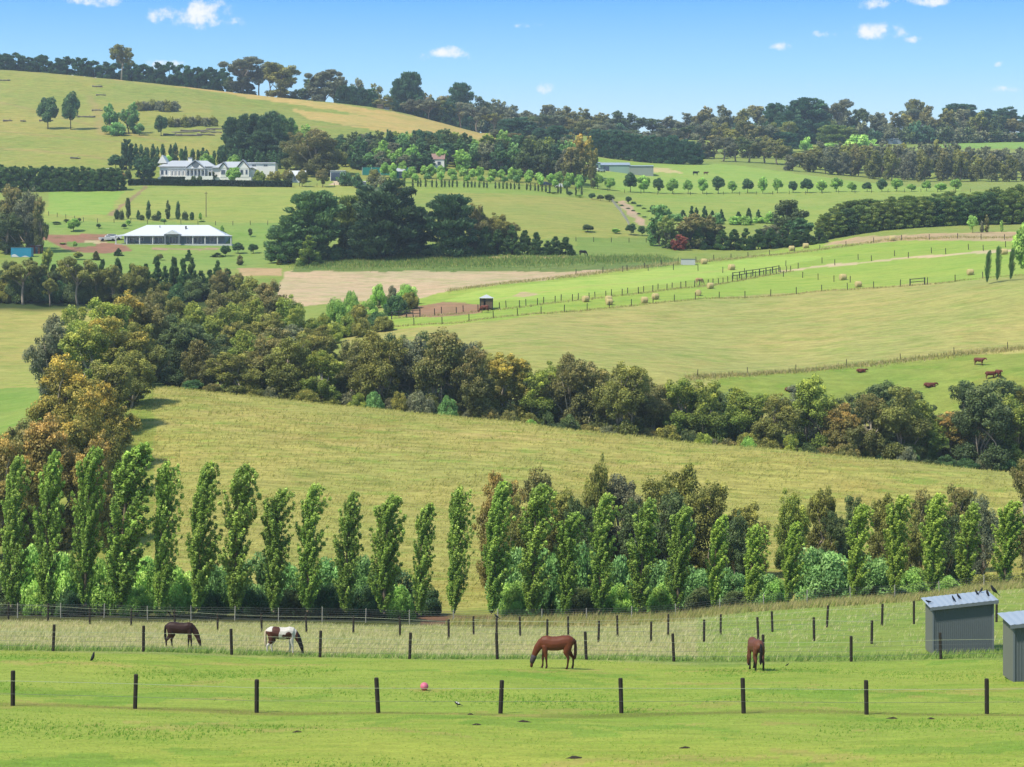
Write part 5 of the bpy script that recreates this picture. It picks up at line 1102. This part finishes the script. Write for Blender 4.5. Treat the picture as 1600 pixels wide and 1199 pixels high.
barn('white flat-topped carport right of the spreading gum', 516, 538, 728, 0, 3.6, 3.9, 6, 'white', 'wroof', doors=((.05, .7, 3.0),), name='carport')
barn('small white cottage half hidden under the spreading gum', 452, 476, 722, 0, 2.4, 4.4, 6, 'white', 'wroof', name='cottage', wins=((.3, .45, .8, 2.0), (.6, .75, .8, 2.0)), cat='house')
barn('pavilion with grey roof beside the teal tennis court', 611, 632, 742, 0, 2.4, 3.8, 6, 'teal', 'groof', name='pavilion', doors=((.6, .85, 2.1),))
barn('red-roofed brick house among garden trees', 668, 694, 770, 1.2, 3.2, 5.6, 9, 'cream', 'tile', name='brick_house', wins=((.2, .35, 1.0, 2.3), (.6, .8, 1.0, 2.3)), cat='house')
barn('pale stone garden wall below the pavilion', 555, 572, 706, 0, 2.0, 2.3, 1.2, 'concrete', 'concrete', name='garden_building')
barn('dark low house with pale roof on the right plateau', 1386, 1410, 1200, .8, 2.4, 3.8, 8, 'wallb', 'wroof', name='plateau_house', wins=((.2, .4, .8, 1.9),), cat='house')
barn('small white hut on the right plateau', 1529, 1540, 1290, 0, 3.4, 3.8, 5, 'white', 'wroof', name='hut')
barn('small timber box on the golden ridge', 589, 598, 1040, 0, 2.0, 2.3, 2, 'wood', 'wood', name='box_hut')
barn('small grey tank stand beside the box on the golden ridge', 601, 608, 1040, 0, 1.2, 1.4, 2, 'trim', 'trim', name='tank_stand')
barn('small white sheds left of the homestead hedge', 157, 168, 735, 0, 1.6, 2.6, 5, 'white', 'wroof', name='white_shed')
barn('red-brown shed behind the blue container', 48, 62, 536, 0, 2.2, 2.6, 4, 'red', 'shedr', name='red_shed', doors=((.5, .8, 1.9),))
# tennis court screen
tcx = empty('court_screen', (W(566, 748), 748, float(H(W(590, 748), 748))), 'teal mesh tennis court screen among the gardens', 'screen')
for i in range(6): MB().tube([(i*2.1*1.6, 0, -.3), (i*2.1*1.6, 0, 3.2)], [.06, .06], 6).build('post', M['white'], tcx)
for i in range(5): MB().box(i*3.36 + .07, (i+1)*3.36 - .07, -.02, .02, .2, 3.0).build('mesh_panel', M['teal'], tcx)
# blue container
g = G(17, 528); ct = empty('shipping_container', g, 'blue shipping container with white wave graphic at the left edge', 'container'); cs = 528 / F
corr(MB(), (0, 0), (32*cs, 0), .0, 0, 2.5, 2.5, 20, .06, 0, -1).build('front_wall', M['blue'], ct)
MB().box(.02, 32*cs - .02, .03, 2.4, 0, 2.48).build('box_body', M['blue'], ct); MB().box(-.05, 32*cs + .05, -.1, 2.5, 2.5, 2.6).build('roof', M['trim'], ct)
wv = MB(); wpts = [(0.2 + i*.2, -.075, .35 + .25*math.sin(i*.45) + .2*math.sin(i*.21 + 1)) for i in range(24)]
wv.add([(x, -.075, .08) for x, y, z in wpts] + wpts, [(i, i+1, i+25, i+24) for i in range(23)]); wv.build('wave_graphic', M['white'], ct)
# timber hut with pyramid roof
Dh = Dat(760, 486, 380, 500) + 2; g = G(760, Dh); sh_ = Dh / F; hw = 9.6*sh_; ht = empty('horse_hut', g, 'small timber hut with a pyramid grey roof by the bare red yard', 'hut')
for i in range(4): MB().tube([(hw*(-1, 1, 1, -1)[i], (-1, -1, 1, 1)[i]*hw, -.2), (hw*(-1, 1, 1, -1)[i], (-1, -1, 1, 1)[i]*hw, 2.4)], [.09, .09], 6).build('post', M['rail'], ht)
for i in range(7):
    a = -hw + i*2*hw/7
    if i != 2: MB().box(a + .02, a + 2*hw/7 - .02, -hw - .03, -hw + .03, .35, 2.25).build('board', M['wood'], ht)
MB().box(-hw, hw, hw - .03, hw + .03, .1, 2.3).build('back_wall', M['wood'], ht); MB().box(-hw - .03, -hw + .03, -hw + .1, hw - .1, .1, 2.3).build('side_wall', M['wood'], ht); MB().box(hw - .03, hw + .03, -hw + .1, hw - .1, .1, 2.3).build('side_wall', M['wood'], ht)
q = hw + .35; MB().add([(-q,-q,2.35),(q,-q,2.35),(q,q,2.35),(-q,q,2.35),(0,0,3.1)], [(0,1,4),(1,2,4),(2,3,4),(3,0,4),(0,3,2,1)]).build('roof', M['groof'], ht)
# pale tank box
g = G(1075, Dat(1075, 414, 440, 560)); tk = empty('water_trough', g, 'pale rectangular tank standing at the corner of the bright paddock', 'tank')
MB().box(-1.7, 1.7, -.8, .8, -.3, 1.35).build('tank_body', M['concrete'], tk); MB().box(-1.78, 1.78, -.88, .88, 1.353, 1.46).build('rim', M['trim'], tk)
# vehicles
def car(label, px, D, rz, mat, ute=False, group=None):
    g = G(px, D); r = empty('parked_car', g, label, 'car', group, rz)
    prof = [(-2.3,.35),(-2.35,.75),(-2.3,1.0),(-1.0,1.02),(-.75,1.02),(-.55,1.55),(.55,1.58),(1.15,1.05),(2.1,.92),(2.3,.7),(2.25,.35)] if ute else [(-2.15,.35),(-2.2,.75),(-2.1,1.05),(-1.75,1.5),(-.2,1.58),(.5,1.5),(1.15,1.02),(2.0,.9),(2.2,.65),(2.15,.35)]
    n = len(prof); vs = [(x, y*(.86 if z > 1.2 else 1), z) for y in (-.88, .88) for x, z in prof]
    MB().add(vs, [tuple(range(n)), tuple(range(n, 2*n))[::-1]] + [(i, i + n, (i+1) % n + n, (i+1) % n) for i in range(n)]).build('body', mat, r)
    for sy in (-.885, .865):
        MB().box(-.45 if ute else -1.5, .6, sy*.93, sy*.93 + .02*(1 if sy > 0 else -1), 1.08, 1.45).build('side_window', M['glass'], r)
    for x in (-1.4, 1.35):
        for y in (-.82, .82): MB().tube([(x, y - .11, .33), (x, y + .11, .33)], [.34, .34], 14).build('wheel', M['rubber'], r)
    for y in (-.6, .6): MB().box(2.2, 2.26, y - .15, y + .15, .68, .82).build('headlight', M['peg'], r)
car('white utility parked at the left end of the white-roofed house', 168, 566, .3, M['white'], True)
car('white car parked close beside the house utility', 178, 568, .1, M['white'])
car('dark blue car parked under the orchard trees', 853, 738, .0, M['dark'])
car('white utility parked beside the dark blue car', 876, 736, 3.1, M['white'], True)
car('white car beside the green farm shed', 938, 838, .6, M['white'])
car('silver car on the right plateau skyline', 1518, 1285, .2, M['trim'])
# clipped hedge before the homestead
def hedge(label, pa, pb, D, h, dep):
    xa, xb = W(pa, D), W(pb, D); rs = np.random.RandomState(int(pa)); n = 9000
    P = np.stack([xa + (xb - xa)*rs.rand(n), D + dep*rs.rand(n), 0*rs.rand(n)], -1); f = rs.randint(0, 3, n); u = rs.rand(n)
    zz = u*h; zz[f == 0] = h*(.93 + .07*rs.rand((f == 0).sum())); P[f == 1, 1] = D + .1*rs.rand((f == 1).sum())
    P[:, 2] = H(P[:, 0], P[:, 1]) + zz; C = P; v, a = leafcloud(C, np.full((n, 3), .12), n, .34, rs)
    g = Vector((xa, D, float(H(xa, D)))); v = v - np.array(g)
    r = empty('clipped_hedge', g, label, 'hedge', 'clipped homestead hedges'); c = obj('foliage', crown_mesh('foliage', [(v, a)]), r); c.color = (*alb(TN['cyp'][0]), 1); c['tip'] = list(map(float, alb(TN['cyp'][1])))
    core = MB(); xs = np.linspace(xa, xb, 20)  # solid dark block inside the hedge foliage
    vs = []; 
    for x in xs:
        z_ = float(H(x, D)) - g.z; vs += [(x - g.x, .2, z_), (x - g.x, dep - .2, z_), (x - g.x, dep - .2, z_ + h*.93), (x - g.x, .2, z_ + h*.93)]
    core.add(vs, [(4*i+a, 4*i+b, 4*i+4+b, 4*i+4+a) for i in range(19) for a, b in ((0,3),(3,2),(2,1))]); core.build('hedge_core', BARK, r).color = (*alb((50, 60, 40)), 1)
hedge('long clipped dark hedge in front of the homestead', 200, 456, 703, 2.0, 1.6)
hedge('short clipped hedge under the homestead verandah', 252, 288, 714, 1.6, 1.6)
# driftwood piles, white domes and dung
lr = random.Random(3)
for i, (px, py, ln_, rz) in enumerate([(270,212,8,.1),(288,208,12,-.2),(300,206,10,.35),(318,205,11,-.3),(330,208,9,.2),(340,203,10,-.1),(295,213,11,.25),(322,212,8,.5),(72,190,6,.2),(135,184,8,.3),(152,136,5,.1),(158,150,5,.6),(152,174,5,.4),(118,249,4,.5),(8,127,5,.2),(12,190,4,.4),(36,191,3,.9)]):
    D = Dat(px, py, 740, 1090); g = G(px, D); mb = MB(); rs = np.random.RandomState(i); n = 5
    pts = [(-ln_/2 + ln_*j/n, rs.normal()*.25, .35 + .2*rs.rand()) for j in range(n + 1)]; mb.tube(pts, [.2 + .18*rs.rand() + .15*(j == 0) for j in range(n + 1)], 7)
    r = empty('fallen_log', g, f'grey fallen log, {nth(i+1)} in the scatter of dead timber on the left hillside', 'log', 'dead timber on the left hillside', rz); mb.build('stem', M['log'], r, True)
    b = MB(); limb(b, pts[3], (pts[3][0] + 1.2, .8, 1.3), .12, .04, rs); b.build('broken_branch', M['log'], r, True)
for i, (px, D, w_) in enumerate([(71, 1086, 3), (95, 1085, 4), (113, 1084, 5), (132, 1083, 5.5), (149, 1082, 4.5)]):
    g = G(px, D); r = empty('white_tent', g - Vector((0, 0, .3)), f'low white dome, {nth(i+1)} from the left just behind the hill crest', 'tent', 'white domes on the hill crest'); wm = w_*D/F*1.6
    mb = MB(); n = 10
    vs = [(math.cos(math.pi*j/n)*wm*.5, y, math.sin(math.pi*j/n)*2.6*(.6 + .1*w_/3)) for y in (0, 3) for j in range(n + 1)]
    mb.add(vs, [(j, j+1, j+n+2, j+n+1) for j in range(n)] + [tuple(range(n+1))[::-1], tuple(range(n+1, 2*n+2))]); mb.build('canopy', M['white'], r, True)
    MB().box(-.4, .4, -.05, .02, .2, 1.5).build('flap', M['trim'], r)
for i, (px, D, w_) in enumerate([(898, 60.3, .42), (745, 70, .3), (820, 71.5, .42), (1395, 74.5, .34), (1455, 74, .28), (1070, 63, .3), (465, 67.5, .24), (735, 75.2, .24)]):
    rs = np.random.RandomState(50 + i); mb = MB(); n = 9; vs = [(0, 0, .035 + .03*rs.rand())]
    for rr, zz in ((.5, .025), (1.0, -.03)):
        for k_ in range(n): a = 2*math.pi*k_/n; q = w_*.5*rr*(.75 + .5*rs.rand()); vs.append((math.cos(a)*q*1.3, math.sin(a)*q, zz + .03*rs.rand()))
    mb.add(vs, [(0, 1 + k_, 1 + (k_+1) % n) for k_ in range(n)] + [(1 + k_, 1 + n + k_, 1 + n + (k_+1) % n, 1 + (k_+1) % n) for k_ in range(n)])
    o = mb.build('dung_pile', M['dung'], None, True, G(px, D)); o['label'] = ['largest dark dung pile, at the bottom edge of the near paddock', 'small dung pile between the fourth and fifth near posts', 'flat dark dung patch below the chestnut horse', 'dark patch just right of the near fence post before the shelters', 'thin dark patch left of the rightmost near post', 'dark clod low in the right half of the near paddock', 'small clod low in the left half of the near paddock', 'dark patch left of the middle near fence post'][i]; o['category'] = 'dung pile'; o['group'] = 'dung piles on the near paddock'
# utility pole
g = G(322, 612); up_ = empty('power_pole', g, 'thin wooden pole in the field above the white-roofed house', 'pole')
MB().tube([(0, 0, -.5), (0, 0, 7.6)], [.13, .09], 8).build('shaft', M['wood'], up_); MB().box(-.5, .5, -.05, .05, 7.1, 7.22).build('cross_arm', M['wood'], up_)

# ------------------------------------------------------------------ grass blades
def grass_material():
    m, t = new_mat('grass_blade'); out = N(t, 'ShaderNodeOutputMaterial'); at = N(t, 'ShaderNodeAttribute', attribute_name='blade')
    d = N(t, 'ShaderNodeBsdfDiffuse'); L(t, at.outputs['Color'], d.inputs[0]); tr = N(t, 'ShaderNodeBsdfTranslucent'); L(t, at.outputs['Color'], tr.inputs[0])
    mx = N(t, 'ShaderNodeMixShader', i_0=.4); L(t, d.outputs[0], mx.inputs[1]); L(t, tr.outputs[0], mx.inputs[2]); L(t, mx.outputs[0], out.inputs[0]); return m
GRASS = grass_material()
def grass(label, n, y0, y1, p0, p1, hgt, wid, cols, seed, mask=None, bl=3, lean=(.35, 0)):
    rs = np.random.RandomState(seed)
    y = np.sqrt(y0*y0 + (y1*y1 - y0*y0) * rs.rand(n)); px = p0 + (p1 - p0)*rs.rand(n); x = (px - CX)*y/F
    nz = wob(x, y, 2.2)*.5 + wob(x + 31, y, .7)*.35 + wob(x*.4, y*.9, 5.0)*.5
    if mask is not None: keep = mask(x, y, px, nz, rs); x, y, nz = x[keep], y[keep], nz[keep]
    n = len(x); k = rs.randint(0, len(cols), n); c0 = np.array([alb(c, .9) for c in cols])[k]
    Vv = []; A = []
    for b in range(bl):
        hh = hgt*(.55 + .7*rs.rand(n))*(1 + .35*nz); a = rs.rand(n)*2*np.pi; dx = np.cos(a)*wid*.5; dy = np.sin(a)*wid*.5
        bx = x + rs.normal(size=n)*hgt*.25; by = y + rs.normal(size=n)*hgt*.25; bz = H(bx, by) - .02
        tx_ = bx + hh*(lean[0] + rs.normal(size=n)*.3); ty_ = by + hh*(lean[1] + rs.normal(size=n)*.3)
        Vv.append(np.stack([np.stack([bx - dx, by - dy, bz], -1), np.stack([bx + dx, by + dy, bz], -1), np.stack([tx_, ty_, bz + hh], -1)], 1))
        cc = np.concatenate([c0 * (.8 + .4*rs.rand(n))[:, None], np.ones((n, 1))], 1); A.append(np.repeat(cc[:, None], 3, 1))
    Vv = np.concatenate(Vv).reshape(-1, 3); A = np.concatenate(A).reshape(-1, 4)
    o = obj('grass', mesh_np('grass', Vv, np.arange(len(Vv)).reshape(-1, 3), GRASS, {'blade': A})); o['label'] = label; o['category'] = 'grass'; o['kind'] = 'stuff'
grass('short mown grass of the near paddock', 34000, 54, 105, -60, 1660, .06, .028, [(164, 188, 82), (152, 180, 76), (176, 192, 98), (140, 172, 70)], 1, bl=3)
grass('darker grass tufts in the near paddock', 30000, 54, 104, -60, 1660, .09, .035, [(126, 168, 66), (114, 158, 62), (142, 172, 72)], 2, mask=lambda x, y, p, nz, rs: wob(x*.5, y*.9, 3.2) + .35*nz + .15*rs.normal(size=len(x)) > .55, bl=3)
grass('tall pale seeding grass behind the second fence', 30000, 105.6, 163, -40, 1640, .27, .035, [(206, 200, 146), (192, 192, 128), (172, 182, 106), (216, 208, 160)], 3, mask=lambda x, y, p, nz, rs: (p < 1080 + 120*rs.rand(len(x))) | (rs.rand(len(x)) < .25), bl=3)
grass('green weeds at the foot of the second fence', 3200, 105.0, 108, -40, 1640, .26, .05, [(146, 174, 88), (132, 164, 82), (160, 178, 98)], 4, bl=3)
grass('rank dry grass along the netting fence', 7000, 158, 169, 700, 1660, .6, .06, [(176, 168, 108), (150, 160, 86), (190, 176, 124)], 5, bl=3)
grass('long grass of the hill paddock', 60000, 184, 292, 120, 1640, .32, .09, [(186, 182, 104), (178, 176, 96), (168, 172, 90), (196, 188, 116)], 6, mask=lambda x, y, p, nz, rs: nz + .5*rs.normal(size=len(x)) > -.5, bl=2, lean=(.5, .1))
dg_ = lambda lo, hi: None
def along(label, pts, n, hgt, wid, cols, seed, spread):
    rs = np.random.RandomState(seed); P = np.array(pts); sl = np.r_[0, np.cumsum(np.hypot(*np.diff(P, axis=0).T))]; q = rs.rand(n)*sl[-1]
    x = np.interp(q, sl, P[:, 0]) + rs.normal(size=n)*spread*.3; y = np.interp(q, sl, P[:, 1]) + rs.normal(size=n)*spread
    c0 = np.array([alb(c, .95) for c in cols])[rs.randint(0, len(cols), n)]; hh = hgt*(.5 + .8*rs.rand(n)); a = rs.rand(n)*6.28
    z = H(x, y) - .03; dx, dy = np.cos(a)*wid*.5, np.sin(a)*wid*.5
    Vv = np.stack([np.stack([x - dx, y - dy, z], -1), np.stack([x + dx, y + dy, z], -1), np.stack([x + hh*.3*rs.normal(size=n), y + hh*.3*rs.normal(size=n), z + hh], -1)], 1).reshape(-1, 3)
    A = np.repeat(np.concatenate([c0*(.8 + .4*rs.rand(n))[:, None], np.ones((n, 1))], 1)[:, None], 3, 1).reshape(-1, 4)
    o = obj('grass', mesh_np('grass', Vv, np.arange(n*3).reshape(-1, 3), GRASS, {'blade': A})); o['label'] = label; o['category'] = 'grass'; o['kind'] = 'stuff'
DRY = [(190, 176, 118), (172, 164, 100), (150, 152, 86), (204, 188, 138)]
along('dry grass along the fence above the cattle', path([(1070,592),(1290,576),(1450,560),(1630,543)], 318, 380), 5000, .55, .14, DRY, 7, .8)
along('dry grass along the top of the pale field', path([(540,519),(720,505),(900,487),(1100,467),(1300,454),(1420,447),(1620,430)], 375, 480), 4500, .4, .12, DRY, 8, .5)
along('dry grass along the double fence', up, 3000, .4, .12, DRY, 9, .8)
along('dry grass under the dark windbreak', path([(700,455),(900,431),(1060,412),(1180,401),(1300,388),(1400,374),(1500,371),(1630,373)], 430, 620), 8000, .5, .16, DRY, 10, 2.0)
along('rough green grass behind the mown hay ground', [(W(p, 520), 520) for p in (470, 700, 900, 1040)], 14000, .7, .2, [(122, 150, 78), (140, 160, 84), (108, 138, 70), (170, 168, 100)], 11, 6.0)

# ------------------------------------------------------------------ haze
hz, ht_ = new_mat('haze_air')
vo = N(ht_, 'ShaderNodeVolumePrincipled'); vo.inputs['Color'].default_value = (.78, .88, 1.0, 1); vo.inputs['Density'].default_value = HAZE; vo.inputs['Anisotropy'].default_value = .3
oo = N(ht_, 'ShaderNodeOutputMaterial'); L(ht_, vo.outputs[0], oo.inputs['Volume'])
MB().box(-1500, 1500, -120, 1760, -45, 165).build('haze', hz)['kind'] = 'stuff'
